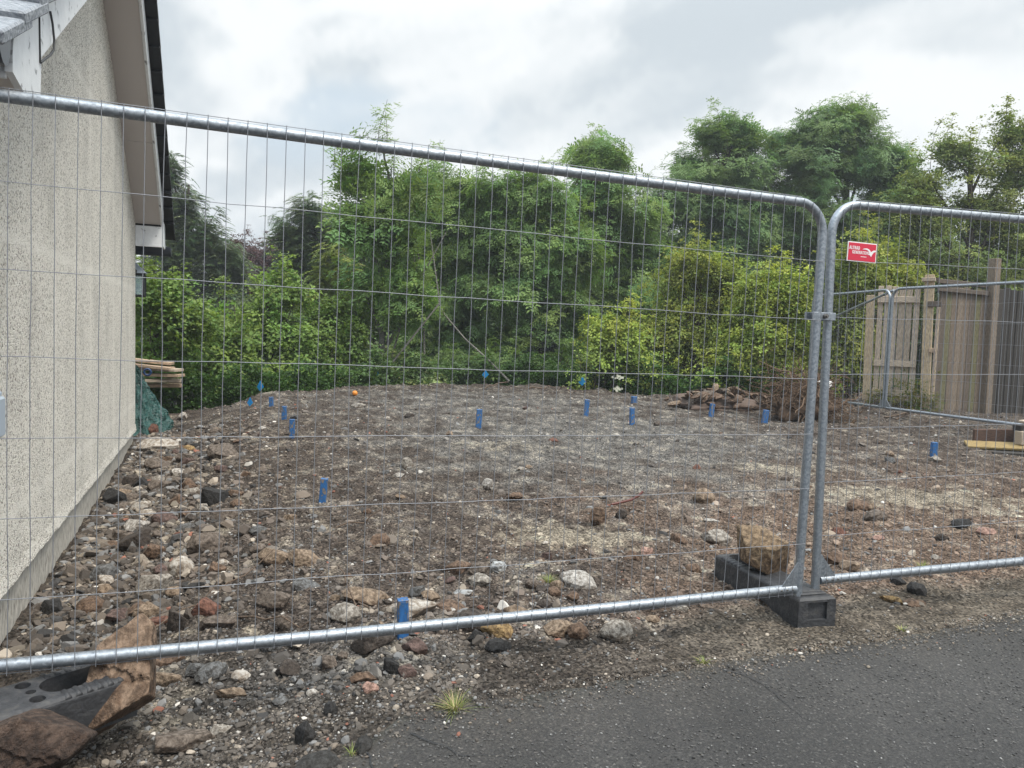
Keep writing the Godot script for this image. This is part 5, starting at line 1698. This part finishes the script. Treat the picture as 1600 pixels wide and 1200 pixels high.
func loose_rubble() -> void:
	var r := RandomNumberGenerator.new()
	r.seed = 808
	var shapes := ["ang", "ang", "flat", "flat", "round", "slab", "cube"]
	var n := 0
	var tries := 0
	while n < 205 and tries < 6000:
		tries += 1
		var zone := r.randf()
		var x: float
		var z: float
		var size: float
		if zone < 0.56:     # heap along the plinth
			var t := r.randf_range(0.05, 6.0)
			var off := absf(r.randfn()) * 0.42 + 0.06 + r.randf() * 0.25
			x = -4.524 + 0.36413 * t + 0.93135 * off
			z = -8.967 + 0.93135 * t - 0.36413 * off
			size = clampf(exp(r.randfn() * 0.42) * 0.10, 0.045, 0.24)
		elif zone < 0.78:   # stony band behind the tube
			x = r.randf_range(-1.2, 0.7)
			z = -3.1 - x * 0.36 - absf(r.randfn()) * 0.6 - 0.05
			size = clampf(exp(r.randfn() * 0.45) * 0.068, 0.03, 0.16)
		else:               # scattered over the plot
			z = -r.randf_range(3.6, 11.0)
			x = r.randf_range(-0.45, 0.62) * -z
			size = clampf(exp(r.randfn() * 0.4) * 0.06, 0.03, 0.15)
		if wall_gap(x, z) < size * 0.5 + 0.02 or verge(x, z) < 0.5:
			continue
		if Vector2(x - 1.41, z + 3.87).length() < 0.42:
			continue
		var clash := false
		for p in rock_places:
			if Vector2(p.x - x, p.z - z).length() < (p.y + size) * 0.36:
				clash = true
				break
		if clash:
			continue
		var pick: Array = ["greyb", "greyb", "greyb", "dark", "brown", "brown", "pale", "tan", "tan", "grey", "mott", "dark", "black", "reddish"] if x < 0.6 else ["brown", "tan", "greyb", "pink", "pale", "brown", "dark", "brick"]
		var color: String = pick[r.randi() % pick.size()]
		var shape: String = shapes[r.randi() % shapes.size()]
		var label := ""
		for k in 40:
			label = name_stone(x, z, size, color, shape)
			if not used_labels.has(label):
				break
			color = pick[r.randi() % pick.size()]
			shape = shapes[r.randi() % shapes.size()]
		if used_labels.has(label):
			continue
		used_labels[label] = true
		rock(shape, color, x, z, size, size * r.randf_range(0.45, 0.75) * (0.6 if shape == "flat" else 1.0), size * r.randf_range(0.65, 1.0), label, "loose rubble stones")
		n += 1


# ---------------------------------------------------------------- clutter
func build_clutter() -> void:
	# boards piled behind the corner, sheet over their near side
	var pile := [[Vector3(-4.62, 0.90, -9.05), 0.20, "wood_plank"], [Vector3(-4.58, 0.845, -9.0), 0.05, "wood_plank"], [Vector3(-4.50, 0.79, -9.1), -0.12, "wood_gate"], [Vector3(-4.48, 0.725, -9.05), 0.02, "wood_plank"], [Vector3(-4.50, 0.655, -9.0), 0.32, "wood_gate"], [Vector3(-4.52, 0.59, -9.05), 0.40, "wood_plank"]]
	var says := ["topmost board of the pile by the house, its end angled up", "second board of the pile by the house, just below the top", "third board down in the pile beside the blue pipe ring", "fourth board down in the pile under the blue pipe ring", "slanting board low in the pile above the green sheet", "lowest showing board of the pile above the green sheet"]
	for i in pile.size():
		var q: Array = pile[i]
		var st := new_st()
		add_box(st, Transform3D(), Vector3(1.1, 0.04, 0.23), 0.004)
		var o := mi("plank", done(st), M[q[2].replace("wood", "flatwood")])
		q[0] = Vector3(q[0].x * 1.16, 1.35 + (q[0].y - 1.35) * 1.16, q[0].z * 1.16)
		tag(o, says[i], "plank", "boards piled behind the house corner")
		o.transform = Transform3D(Basis(Vector3.UP, q[1]) * Basis(Vector3.BACK, -0.08 if i < 2 else 0.0), q[0])
	var bst := new_st()
	for k in 3:
		add_box(bst, Transform3D(Basis(), Vector3(-5.5, -0.02 + k * 0.18, -10.5)), Vector3(0.58, 0.17, 0.35), 0.01)
	var bk := mi("block_stack", done(bst), M.concrete)
	tag(bk, "low stack of blocks that carries the board pile by the house", "block stack")
	var rs := new_st(true)
	var ringpts := []
	for k in 25:
		var a := TAU * k / 24.0
		ringpts.append(Vector3(cos(a) * 0.042, sin(a) * 0.042, 0.005 * sin(a)))
	tube(rs, ringpts, 0.014, 10, false)
	var ring := mi("pipe_ring", done(rs), M.blue_pipe)
	tag(ring, "dark blue plastic ring lying on the board pile", "pipe ring")
	ring.transform = Transform3D(Basis(Vector3.UP, 0.3), Vector3(-4.93, 0.685, -10.1))
	# the sheet
	var n := FastNoiseLite.new()
	n.seed = 4
	n.frequency = 1.1
	n.fractal_octaves = 3
	var st2 := new_st(true)
	var A := 70
	var B := 36
	var grid := []
	for i in A + 1:
		var a := lerpf(-0.25, PI * 1.05, i / float(A))
		var row := []
		for j in B + 1:
			var v := j / float(B)
			var ridge := absf(sin(a * 6.5 + n.get_noise_2d(a * 2.0, v) * 2.4)) * 0.11 * v + absf(sin(a * 15.0 + v * 2.0)) * 0.014
			var rad := 0.03 + 0.52 * pow(v, 1.15) + ridge + n.get_noise_2d(a * 4.0, v * 5.0) * 0.07
			var y := 0.78 * pow(1.0 - v, 1.12) + 0.11 + n.get_noise_2d(a * 3.0 + 9.0, v * 4.0) * 0.035
			row.append(Vector3(-4.95 + cos(a) * rad * 0.93, y * 1.14 - 0.23, -9.77 + sin(a) * rad))
		grid.append(row)
	for i in A:
		for j in B:
			var c := Vector3(-5.0, 0.1, -9.85)
			quad(st2, grid[i][j], grid[i + 1][j], grid[i + 1][j + 1], grid[i][j + 1], (grid[i][j] + grid[i + 1][j + 1]) * 0.5 - c)
	var tp := mi("tarpaulin", done(st2), M.tarp)
	tag(tp, "crumpled dark green tarpaulin draped at the house corner", "tarpaulin")
	# root ball
	var rb := thing("root_ball", "tangled root ball of a felled shrub caked in brown soil", "root ball")
	rb.position = Vector3(4.35, 0.22, -10.95)
	var lump := mi("soil", stone_mesh(77, 4, 6, 0.8, 0.34), mat(lin(0.085, 0.055, 0.036), 0.95), rb)
	lump.transform = Transform3D(Basis.from_scale(Vector3(0.95, 0.62, 0.7)), Vector3(-0.1, 0.28, 0))
	var r := RandomNumberGenerator.new()
	r.seed = 15
	var fine := new_st(true)
	for k in 520:
		var main := k < 34
		var a := r.randf() * TAU
		var side := k % 4 == 0
		var p := Vector3(r.randf_range(-0.45, 0.62) if side else r.randfn() * 0.25 - 0.15, r.randf_range(0.1, 0.72) * (0.45 if side else 1.0), r.randf_range(-0.2, 0.32))
		var v := Vector3(r.randfn(), r.randfn() * 0.6 + 0.2, r.randfn() * 0.7).normalized()
		var pts := [p]
		var len := r.randf_range(0.05, 0.11) * (1.5 if main else 1.0)
		for s in 5:
			v = (v + Vector3(r.randfn(), r.randfn() - 0.15, r.randfn()) * 0.38).normalized()
			var q: Vector3 = pts[s] + v * len
			q.y = maxf(q.y, 0.0)
			pts.append(q)
		if main:
			var th := r.randf_range(0.010, 0.022)
			mi("root", tube_mesh(pts, [th, th, th * 0.8, th * 0.6, th * 0.4, th * 0.2], 6), M.root, rb)
		else:
			tube(fine, pts, [0.006, 0.006, 0.005, 0.004, 0.003, 0.002], 4, false)
	var fr := mi("fine_roots", done(fine), M.root, rb)
	fr.set_meta("kind", "stuff")
	var bagst := mi("plastic_bag", stone_mesh(90, 4, 10, 0.6, 0.5), M.bag)
	tag(bagst, "scrap of white plastic bag caught on top of the root ball", "bag")
	bagst.transform = Transform3D(Basis.from_scale(Vector3(0.28, 0.13, 0.14)), Vector3(4.53, 0.80, -10.85))
	# the heap of brown stone
	var mound := mi("soil_mound", stone_mesh(44, 4, 5, 0.9, 0.2), mat(lin(0.10, 0.07, 0.055), 0.95))
	tag(mound, "low mound of soil under the heap of brown stone", "mound")
	mound.transform = Transform3D(Basis(Vector3.UP, 0.4) * Basis.from_scale(Vector3(1.7, 0.46, 1.0)), Vector3(3.45, 0.28, -12.0))
	var hr := RandomNumberGenerator.new()
	hr.seed = 12
	for k in 90:
		var u := hr.randfn() * 0.36
		var w := hr.randfn() * 0.3
		var hh := 0.24 * exp(-u * u * 2.2 - w * w * 3.0)
		var s := hr.randf_range(0.08, 0.25)
		var hc: String = ["brown", "brown", "greyb", "tan", "brown"][hr.randi() % 5]
		var word: String = {"brown": "brown", "greyb": "grey brown", "tan": "dusty tan"}[hc]
		var sort: String = "broad" if s > 0.215 else "big" if s > 0.18 else "middling" if s > 0.145 else "little" if s > 0.11 else "tiny"
		var spot: String = ("on the crest" if absf(u) < 0.12 else "on the house side" if u < 0.0 else "on the root ball side") + (" facing the plot" if w > 0.0 else " facing the bushes")
		var o := mi("heap_stone", stone_shape("flat" if k % 2 else "ang"), rock_mats[hc])
		tag(o, "%s %s %s stone %s of the heap" % [sort, word, "flat" if k % 2 else "broken", spot], "stone", "stones of the brown heap")
		o.transform = Transform3D(Basis(Vector3.UP, hr.randf() * TAU) * Basis(Vector3.RIGHT, hr.randfn() * 0.5) * Basis(Vector3.BACK, hr.randfn() * 0.5) * Basis.from_scale(Vector3(s, s * 0.34, s * 0.7)), Vector3(3.45 + u * 1.35, 0.34 + hh + hr.randf_range(-0.03, 0.05), -11.9 + w * 0.8 - u * 0.25))
	var lean := rock("slab", "greyb", 2.93, -11.75, 0.46, 0.24, 0.2, "long smooth grey slab leaning on the house end of the brown heap", "", "slab", "stone")
	lean.transform = Transform3D(Basis(Vector3.UP, 0.1) * Basis(Vector3.BACK, 0.5) * Basis.from_scale(Vector3(0.52, 0.17, 0.25)), Vector3(2.95, 0.46, -11.72))
	# timber stack at the edge of the picture
	var ts := [
		["yellow painted board jutting lowest from the timber stack", Vector3(6.10, 0.245, -8.75), Vector3(1.30, 0.03, 0.22), -0.34, 0.03, "flatwood_yellow"],
		["reddish brown plank end lying behind the yellow board", Vector3(6.25, 0.33, -9.12), Vector3(1.25, 0.17, 0.04), 0.10, 0.02, "flatwood_brown"],
		["thick pale beam resting across the yellow board", Vector3(6.55, 0.39, -8.92), Vector3(1.15, 0.16, 0.10), 0.22, 0.08, "flatwood_gate2"],
		["black beam on top of the thick pale one in the timber stack", Vector3(6.65, 0.505, -8.98), Vector3(1.35, 0.08, 0.12), 0.22, 0.08, "flatwood_char"],
		["weathered board topmost in the timber stack", Vector3(6.72, 0.575, -9.0), Vector3(1.20, 0.03, 0.20), 0.18, 0.09, "flatwood_gate"],
		["split grey board leaning high on the back of the timber stack", Vector3(6.80, 0.66, -9.12), Vector3(1.15, 0.10, 0.03), 0.15, 0.10, "flatwood_fence3"],
		["dark board underneath the yellow one in the timber stack", Vector3(6.15, 0.165, -8.62), Vector3(1.10, 0.05, 0.16), -0.12, 0.0, "flatwood_dark"]]
	for q in ts:
		var o := mi("timber", box_mesh(q[2], 0.006), M[q[5]])
		tag(o, q[0], "timber", "timbers stacked by the back fence")
		o.transform = Transform3D(Basis(Vector3.UP, q[3]) * Basis(Vector3.BACK, q[4]) * Basis(Vector3.RIGHT, 0.22 if q[5] == "flatwood_yellow" else 0.0), q[1])
	# small things
	var rp := mi("pipe", tube_mesh([Vector3(-0.13, 0.02, 0.03), Vector3(-0.05, 0.035, 0.0), Vector3(0.03, 0.055, -0.01), Vector3(0.09, 0.09, -0.02), Vector3(0.12, 0.12, -0.03)], 0.010, 8), M.red_pipe)
	tag(rp, "curved piece of dull red pipe sticking out of the soil", "pipe")
	rp.position = Vector3(0.93, gh(0.93, -5.75), -5.75)
	var ob := mi("ball", stone_mesh(5, 3, 1, 0.99, 0.03, 0.9), M.orange)
	tag(ob, "small orange ball lying at the far rim of the plot", "ball")
	ob.transform = Transform3D(Basis.from_scale(Vector3(0.085, 0.085, 0.085)), Vector3(-2.54, gh(-2.54, -12.1) + 0.05, -12.1))
	var ch := mi("charred_wood", stone_mesh(205, 4, 9, 0.6, 0.15), rock_mats.dark)
	tag(ch, "charred splintered wood piece beyond the second fence panel", "wood")
	ch.transform = Transform3D(Basis(Vector3.UP, 0.3) * Basis.from_scale(Vector3(0.16, 0.06, 0.07)), Vector3(3.0, gh(3.0, -5.1) + 0.02, -5.1))
	var tl := mi("tarmac_slab", stone_mesh(222, 5, 12, 0.5, 0.06), M.rubber.duplicate())
	tl.material_override = rock_mats.black.duplicate()
	tl.material_override.albedo_color = lin(0.045, 0.044, 0.042)
	tag(tl, "broken flat piece of tarmac loose at the crumbled road edge", "tarmac slab")
	tl.transform = Transform3D(Basis(Vector3.UP, 0.4) * Basis.from_scale(Vector3(0.16, 0.035, 0.13)), Vector3(-0.56, 0.012, -2.24))
	var tl2 := tl.duplicate()
	tl2.name = numbered("tarmac_slab", self)
	add_child(tl2, true)
	tag(tl2, "smaller tilted piece of tarmac beside the broken flat one", "tarmac slab")
	tl2.transform = Transform3D(Basis(Vector3.UP, 1.3) * Basis(Vector3.BACK, 0.25) * Basis.from_scale(Vector3(0.085, 0.04, 0.06)), Vector3(-0.44, 0.02, -2.33))
	var yl := new_st()
	quad(yl, Vector3(-1.235, 0.0, -2.19), Vector3(-1.07, 0.0, -2.26), Vector3(-1.075, 0.0, -2.285), Vector3(-1.245, 0.0, -2.215), Vector3.UP)
	var ylm := grid_strip(Vector3(-1.25, 0, -2.19), Vector3(-1.045, 0, -2.275), 0.026)
	var yo := mi("yellow_line", ylm, M.yellow_paint)
	structure(yo, "short worn remnant of yellow painted line in the dirt", "road marking")
	# sticks and roots lying about
	var sr := RandomNumberGenerator.new()
	sr.seed = 64
	var sticks := [[-1.62, -3.55, 0.55, 0.9, "thin dark twig lying over the rubble near the plinth"], [-1.05, -3.35, 0.5, -0.5, "thin reddish twig behind the tube near the red brick pair"], [-1.45, -3.95, 0.42, 0.75, "rusty rod sticking up out of the house rubble"], [-0.75, -3.55, 0.35, 2.2, "short forked twig in the middle rubble"], [-0.95, -5.0, 0.4, 0.3, "grey stick on soil before the leaning blue stake"], [2.05, -5.0, 0.3, 0.6, "pale stick on brown soil beyond the second panel"], [6.0, -11.2, 0.75, 0.5, "grey stick leaning at the foot of the gate post"], [5.8, -11.1, 0.6, 0.25, "second grey stick lying below the gate"], [0.55, -14.2, 0.5, 0.2, "dry stick on the plot rim under the middle trees"], [1.0, -14.1, 0.45, 2.6, "brown stick on the plot rim near the upright blue peg"], [-0.3, -14.3, 0.5, 0.5, "thin bent stick on the rim near the narrow blue flag"]]
	for q in sticks:
		var pts := []
		for k in 6:
			var t := k / 5.0 - 0.5
			var x: float = q[0] + cos(q[3]) * t * q[2]
			var z: float = q[1] - sin(q[3]) * t * q[2]
			pts.append(Vector3(x, gh(x, z) + 0.025 + (t + 0.5) * sr.randf_range(0.0, 0.14), z) + Vector3(sr.randfn(), sr.randfn(), sr.randfn()) * 0.012)
		var th := 0.005 if q[1] > -7 else 0.014
		var o := mi("stick", tube_mesh(pts, [th, th, th * 0.9, th * 0.8, th * 0.7, th * 0.4], 5), M.wood_stick)
		tag(o, q[4], "stick")


func grid_strip(a: Vector3, b: Vector3, w: float) -> ArrayMesh:
	# a thin painted strip that follows the ground a few millimetres above it
	var st := new_st(true)
	var dirv := (b - a).normalized()
	var side := dirv.cross(Vector3.UP)
	var p := []
	for i in 25:
		var row := []
		for j in 4:
			var q := a.lerp(b, i / 24.0) + side * w * (j / 3.0 - 0.5)
			q.y = gh(q.x, q.z) + 0.012
			row.append(q)
		p.append(row)
	for i in 24:
		for j in 3:
			quad(st, p[i][j], p[i + 1][j], p[i + 1][j + 1], p[i][j + 1], Vector3.UP)
	return done(st)


# ---------------------------------------------------------------- small plants
func tuft(label: String, x: float, z: float, n: int, high: float, spread: float, dry: float, seed_: int) -> void:
	var o := thing("grass_tuft", label, "grass tuft", "grass tufts on bare ground")
	o.position = Vector3(x, maxf(gh(x, z), 0.0), z)
	var r := RandomNumberGenerator.new()
	r.seed = seed_
	for kind in 2:
		var st := new_st()
		for k in (int(n * dry) if kind else n):
			var a := r.randf() * TAU
			var d := Vector3(cos(a), 0, sin(a))
			var sd := d.cross(Vector3.UP)
			var l := high * r.randf_range(0.5, 1.15)
			var bend := r.randf_range(0.2, 1.1)
			var p := d * r.randf() * spread * 0.4
			var w := r.randf_range(0.0012, 0.0024)
			var prev := p
			for s in 4:
				var t := (s + 1) / 4.0
				var q := p + d * spread * bend * t * t + Vector3.UP * l * (t - 0.45 * bend * t * t)
				var w0 := w * (1.0 - s / 4.0)
				var w1 := w * (1.0 - (s + 1) / 4.0) + 0.0002
				quad(st, prev - sd * w0, prev + sd * w0, q + sd * w1, q - sd * w1, Vector3.UP)
				prev = q
		mi("blades" if kind == 0 else "dry_blades", done(st), M.grass if kind == 0 else M.dry_grass, o)


func build_plants() -> void:
	tuft("straggling grass tuft growing out of the tarmac edge", -0.165, -2.60, 60, 0.07, 0.095, 0.5, 1)
	tuft("small green tuft on the soil beside the smooth pale boulder", 0.24, -4.02, 80, 0.05, 0.07, 0.1, 2)
	tuft("green tuft behind the bottom tube of the second panel", 2.55, -4.5, 60, 0.07, 0.07, 0.2, 3)
	tuft("tiny tuft in the crack by the broken tarmac", -0.47, -2.30, 16, 0.035, 0.04, 0.3, 4)
	tuft("flat moss-like tuft on the verge in front of the supported foot", 0.85, -3.08, 40, 0.02, 0.05, 0.4, 5)
	tuft("sparse tuft on the verge edge beside the supported foot", 1.9, -3.5, 24, 0.03, 0.05, 0.5, 6)
	var w := thing("weed", "small round-leaved green weed at the end of the worn yellow line", "weed")
	w.position = Vector3(-1.0, gh(-1.0, -2.25), -2.25)
	var r := RandomNumberGenerator.new()
	r.seed = 3
	for k in 9:
		var st := new_st()
		var a := TAU * k / 9.0
		var dv := Vector3(cos(a), 0.5, sin(a)).normalized()
		var sd := dv.cross(Vector3.UP).normalized()
		var p := Vector3(0, 0.01, 0) + dv * 0.008
		var l := r.randf_range(0.018, 0.034)
		for s in 5:
			var t0 := s / 5.0
			var t1 := (s + 1) / 5.0
			quad(st, p + dv * l * t0 - sd * sin(t0 * PI) * 0.009, p + dv * l * t0 + sd * sin(t0 * PI) * 0.009, p + dv * l * t1 + sd * sin(t1 * PI) * 0.009, p + dv * l * t1 - sd * sin(t1 * PI) * 0.009, Vector3.UP)
		mi("leaf", done(st), M.weed, w)
	# white flower heads on the bright bush at the rim
	for q in [[2.02, 0.62, -14.15, "upper white flower head on the bright bush at the plot rim"], [2.0, 0.40, -14.05, "lower white flower head on the bright bush at the plot rim"]]:
		var f := thing("flower_head", q[3], "flower", "white flower heads at the plot rim")
		f.position = Vector3(q[0], q[1], q[2])
		for k in 14:
			var st := new_st()
			var p := Vector3(r.randfn() * 0.035, r.randfn() * 0.02, r.randfn() * 0.02)
			for s in 5:
				var a := TAU * s / 5.0
				var d := Vector3(cos(a), sin(a), 0.2)
				tri(st, p, p + d * 0.022 + Vector3(sin(a), -cos(a), 0) * 0.008, p + d * 0.022 - Vector3(sin(a), -cos(a), 0) * 0.008, Vector3(0, 0.3, 1))
			mi("floret", done(st), M.petal, f)
		mi("stem", tube_mesh([Vector3(0, 0, 0), Vector3(0.03, -0.3, -0.05), Vector3(0.0, -0.7, -0.1)], 0.006, 5), M.weed, f)
	# low growth along the rim
	var xf := []
	var cs := PackedColorArray()
	for k in 5200:
		var x := r.randf_range(-6.5, 9.0)
		var rim := lerp_table(RIM, x)
		var back := absf(r.randfn()) * 0.9 + 0.45
		var z := -(rim + back)
		if x > 5.3 and z > -13.4:
			continue
		var y := maxf(gh(x, z), -1.5) + r.randf() * (0.35 + 0.5 * absf(nc.get_noise_2d(x * 4.0, 3.0)) + minf(back, 1.2) * 0.55)
		xf.append(Transform3D((Basis(Vector3.UP, r.randf() * TAU) * Basis(Vector3.RIGHT, r.randfn() * 0.4)).scaled(Vector3.ONE * r.randf_range(0.7, 1.2)), Vector3(x, y, z)))
		var v := r.randf_range(0.7, 1.3)
		var pale := smoothstep(0.6, 0.0, absf(x + 1.8) - 0.8)
		cs.append(Color(lerpf(0.065, 0.13, pale) * v, lerpf(0.13, 0.21, pale) * v, lerpf(0.034, 0.08, pale) * v))
	var under := multi("undergrowth", sprays.broad, M.leaf, xf, cs, self)
	stuff(under, "low nettles and weeds growing along the far rim of the plot", "undergrowth")
	# thin weeds below the gate
	xf = []
	cs = PackedColorArray()
	for k in 210:
		var t := r.randf()
		var p := Vector3(lerpf(5.85, 6.75, t), 0, lerpf(-12.2, -11.75, t) + r.randfn() * 0.12)
		p.y = gh(p.x, p.z) + absf(r.randfn()) * 0.22
		xf.append(Transform3D((Basis(Vector3.UP, r.randf() * TAU) * Basis(Vector3.RIGHT, r.randfn() * 0.5)).scaled(Vector3.ONE * r.randf_range(0.22, 0.45)), p))
		var y := r.randf()
		cs.append(Color(lerpf(0.07, 0.2, y), lerpf(0.13, 0.17, y), 0.03))
	stuff(multi("gate_weeds", sprays.broad, M.leaf, xf, cs, self), "thin yellowing weeds climbing at the foot of the timber gate", "weeds")


# ---------------------------------------------------------------- gravel
func pebble_color(r: RandomNumberGenerator, x: float, z: float) -> Color:
	var k := r.randf()
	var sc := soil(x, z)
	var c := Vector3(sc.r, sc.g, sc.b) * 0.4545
	if k < 0.14:
		c = Vector3(0.17, 0.168, 0.166)
	elif k < 0.22:
		c = Vector3(0.045, 0.043, 0.042)
	elif k < 0.34:
		c = c * 0.5 + Vector3(0.10, 0.08, 0.062)
	var q := r.randf()
	if q > 0.985:
		c = Vector3(0.50, 0.47, 0.43)
	elif q > 0.95:
		c = Vector3(0.32, 0.275, 0.225)
	elif q > 0.942:
		c = Vector3(0.26, 0.115, 0.08)
	c *= r.randf_range(0.65, 1.25)
	return Color(c.x, c.y, c.z)


func scatter(called: String, label: String, count: int, mesh: Mesh, place: Callable, size: Callable, seed_: int) -> void:
	var r := RandomNumberGenerator.new()
	r.seed = seed_
	var xf := []
	var cs := PackedColorArray()
	for i in count:
		var p: Vector2 = place.call(r)
		var s: float = size.call(r, p)
		if verge(p.x, p.y) < 0.03 or wall_gap(p.x, p.y) < 0.015 and p.y > -9.05:
			continue
		if verge(p.x, p.y) < 0.42 and p.x > -0.1 and r.randf() < 0.8:
			continue
		if s > 0.006 and sandiness(p.x, p.y, na.get_noise_2d(p.x * 2.2 + 40.0, p.y * 2.2), nb.get_noise_2d(p.x * 1.4, p.y * 1.4 + 30.0)) > 0.45 and r.randf() < 0.75:
			continue
		if s > 0.009 and maxf(blob(p.x, p.y, 1.0, -8.7, 2.6, 2.6), blob(p.x, p.y, 0.0, -11.5, 3.0, 2.6)) > 0.35 and r.randf() < 0.55:
			continue
		var b := Basis(Vector3(r.randfn(), r.randfn(), r.randfn()).normalized(), r.randf() * TAU)
		b = Basis(Vector3.UP, r.randf() * TAU) * Basis.from_scale(Vector3(1, r.randf_range(0.6, 1.0), 1)) * b
		xf.append(Transform3D(b * Basis.from_scale(Vector3(s, s * r.randf_range(0.35, 0.8), s * r.randf_range(0.45, 1.0))), Vector3(p.x, gh(p.x, p.y) + s * r.randf_range(-0.14, 0.14), p.y)))
		cs.append(pebble_color(r, p.x, p.y))
	stuff(multi(called, mesh, M.pebble, xf, cs, self), label, "gravel" if called == "gravel" else "rubble")


func build_gravel() -> void:
	var m1 := stone_mesh(901, 1, 10, 0.6, 0.05, 0.0, true)
	var m2 := stone_mesh(902, 2, 11, 0.6, 0.05, 0.0, true)
	var m3 := stone_mesh(903, 3, 10, 0.55, 0.05, 0.0, true)
	# plot: denser close by so that the soil stays gritty as it comes near
	scatter("gravel", "fine gravel and stone crumbs over the open soil of the plot", 72000, m1, func(r: RandomNumberGenerator) -> Vector2:
		var d := 2.6 * pow(5.6, pow(r.randf(), 1.05))
		return Vector2(r.randf_range(-0.62, 0.78) * d, -d),
		func(r: RandomNumberGenerator, p: Vector2) -> float: return clampf(exp(r.randfn() * 0.5) * (0.0045 + 0.0013 * -p.y), 0.004, 0.05), 71)
	scatter("gravel", "grey crushed stone between the tube and the broken road edge", 13000, m2, func(r: RandomNumberGenerator) -> Vector2:
		var x := r.randf_range(-1.7, 0.7)
		return Vector2(x, lerp_table(EDGE, x) - 0.12 - absf(r.randfn()) * 0.5 * smoothstep(1.4, -0.4, x)),
		func(r: RandomNumberGenerator, _p: Vector2) -> float: return clampf(exp(r.randfn() * 0.55) * 0.0095, 0.004, 0.045), 72)
	scatter("rubble", "small broken rubble filling the gaps along the house wall", 11000, m3, func(r: RandomNumberGenerator) -> Vector2:
		var t := r.randf_range(-0.3, 6.15)
		var off := absf(r.randfn()) * 0.55 + 0.02
		return Vector2(-4.524 + 0.36413 * t + 0.93135 * off, -8.967 + 0.93135 * t - 0.36413 * off),
		func(r: RandomNumberGenerator, _p: Vector2) -> float: return clampf(exp(r.randfn() * 0.55) * 0.035, 0.012, 0.11), 73)
	scatter("rubble", "broken stones strewn behind the bottom tube across the near plot", 2600, m3, func(r: RandomNumberGenerator) -> Vector2:
		var x := r.randf_range(-1.5, 2.6)
		return Vector2(x, -2.95 - x * 0.36 - absf(r.randfn()) * 0.9),
		func(r: RandomNumberGenerator, p: Vector2) -> float: return clampf(exp(r.randfn() * 0.55) * (0.024 if p.x < 0.4 else 0.016), 0.008, 0.085), 74)
	scatter("rubble", "scattered larger stones over the middle and far soil", 1150, m2, func(r: RandomNumberGenerator) -> Vector2:
		var d := r.randf_range(4.5, 14.5)
		return Vector2(r.randf_range(-0.5, 0.7) * d, -d),
		func(r: RandomNumberGenerator, _p: Vector2) -> float: return clampf(exp(r.randfn() * 0.45) * 0.04, 0.015, 0.12), 75)
	# chippings proud of the tarmac
	var r := RandomNumberGenerator.new()
	r.seed = 76
	var xf := []
	var cs := PackedColorArray()
	for i in 11000:
		var x := r.randf_range(-1.0, 4.2)
		var z := lerp_table(EDGE, x) + 0.05 + pow(r.randf(), 1.3) * 2.2
		if z > -1.0:
			continue
		var s := r.randf_range(0.003, 0.0085)
		xf.append(Transform3D(Basis(Vector3.UP, r.randf() * TAU) * Basis(Vector3.RIGHT, r.randfn() * 0.3) * Basis.from_scale(Vector3(s * 1.3, s * 0.7, s)), Vector3(x, 0.0095 + nc.get_noise_2d(x * 2.0, z * 2.0) * 0.012, z)))
		var v := r.randf_range(0.04, 0.11) if r.randf() < 0.94 else r.randf_range(0.14, 0.30)
		cs.append(Color(v, v * 0.98, v * 0.95))
	for i in 4200:      # grit trodden off the verge over the edge of the tarmac
		var x := r.randf_range(-0.9, 3.4)
		var z := lerp_table(EDGE, x) - 0.03 + absf(r.randfn()) * (0.10 if x > -0.3 else 0.2)
		var s := clampf(exp(r.randfn() * 0.5) * 0.0045, 0.002, 0.016)
		xf.append(Transform3D(Basis(Vector3.UP, r.randf() * TAU) * Basis(Vector3.RIGHT, r.randfn()) * Basis.from_scale(Vector3(s * 1.3, s * 0.8, s)), Vector3(x, 0.011 + nc.get_noise_2d(x * 2.0, z * 2.0) * 0.012, z)))
		cs.append(pebble_color(r, x, z - 0.3))
	stuff(multi("stone_chippings", m1, M.pebble, xf, cs, self), "stone chippings standing proud of the worn tarmac", "chippings")
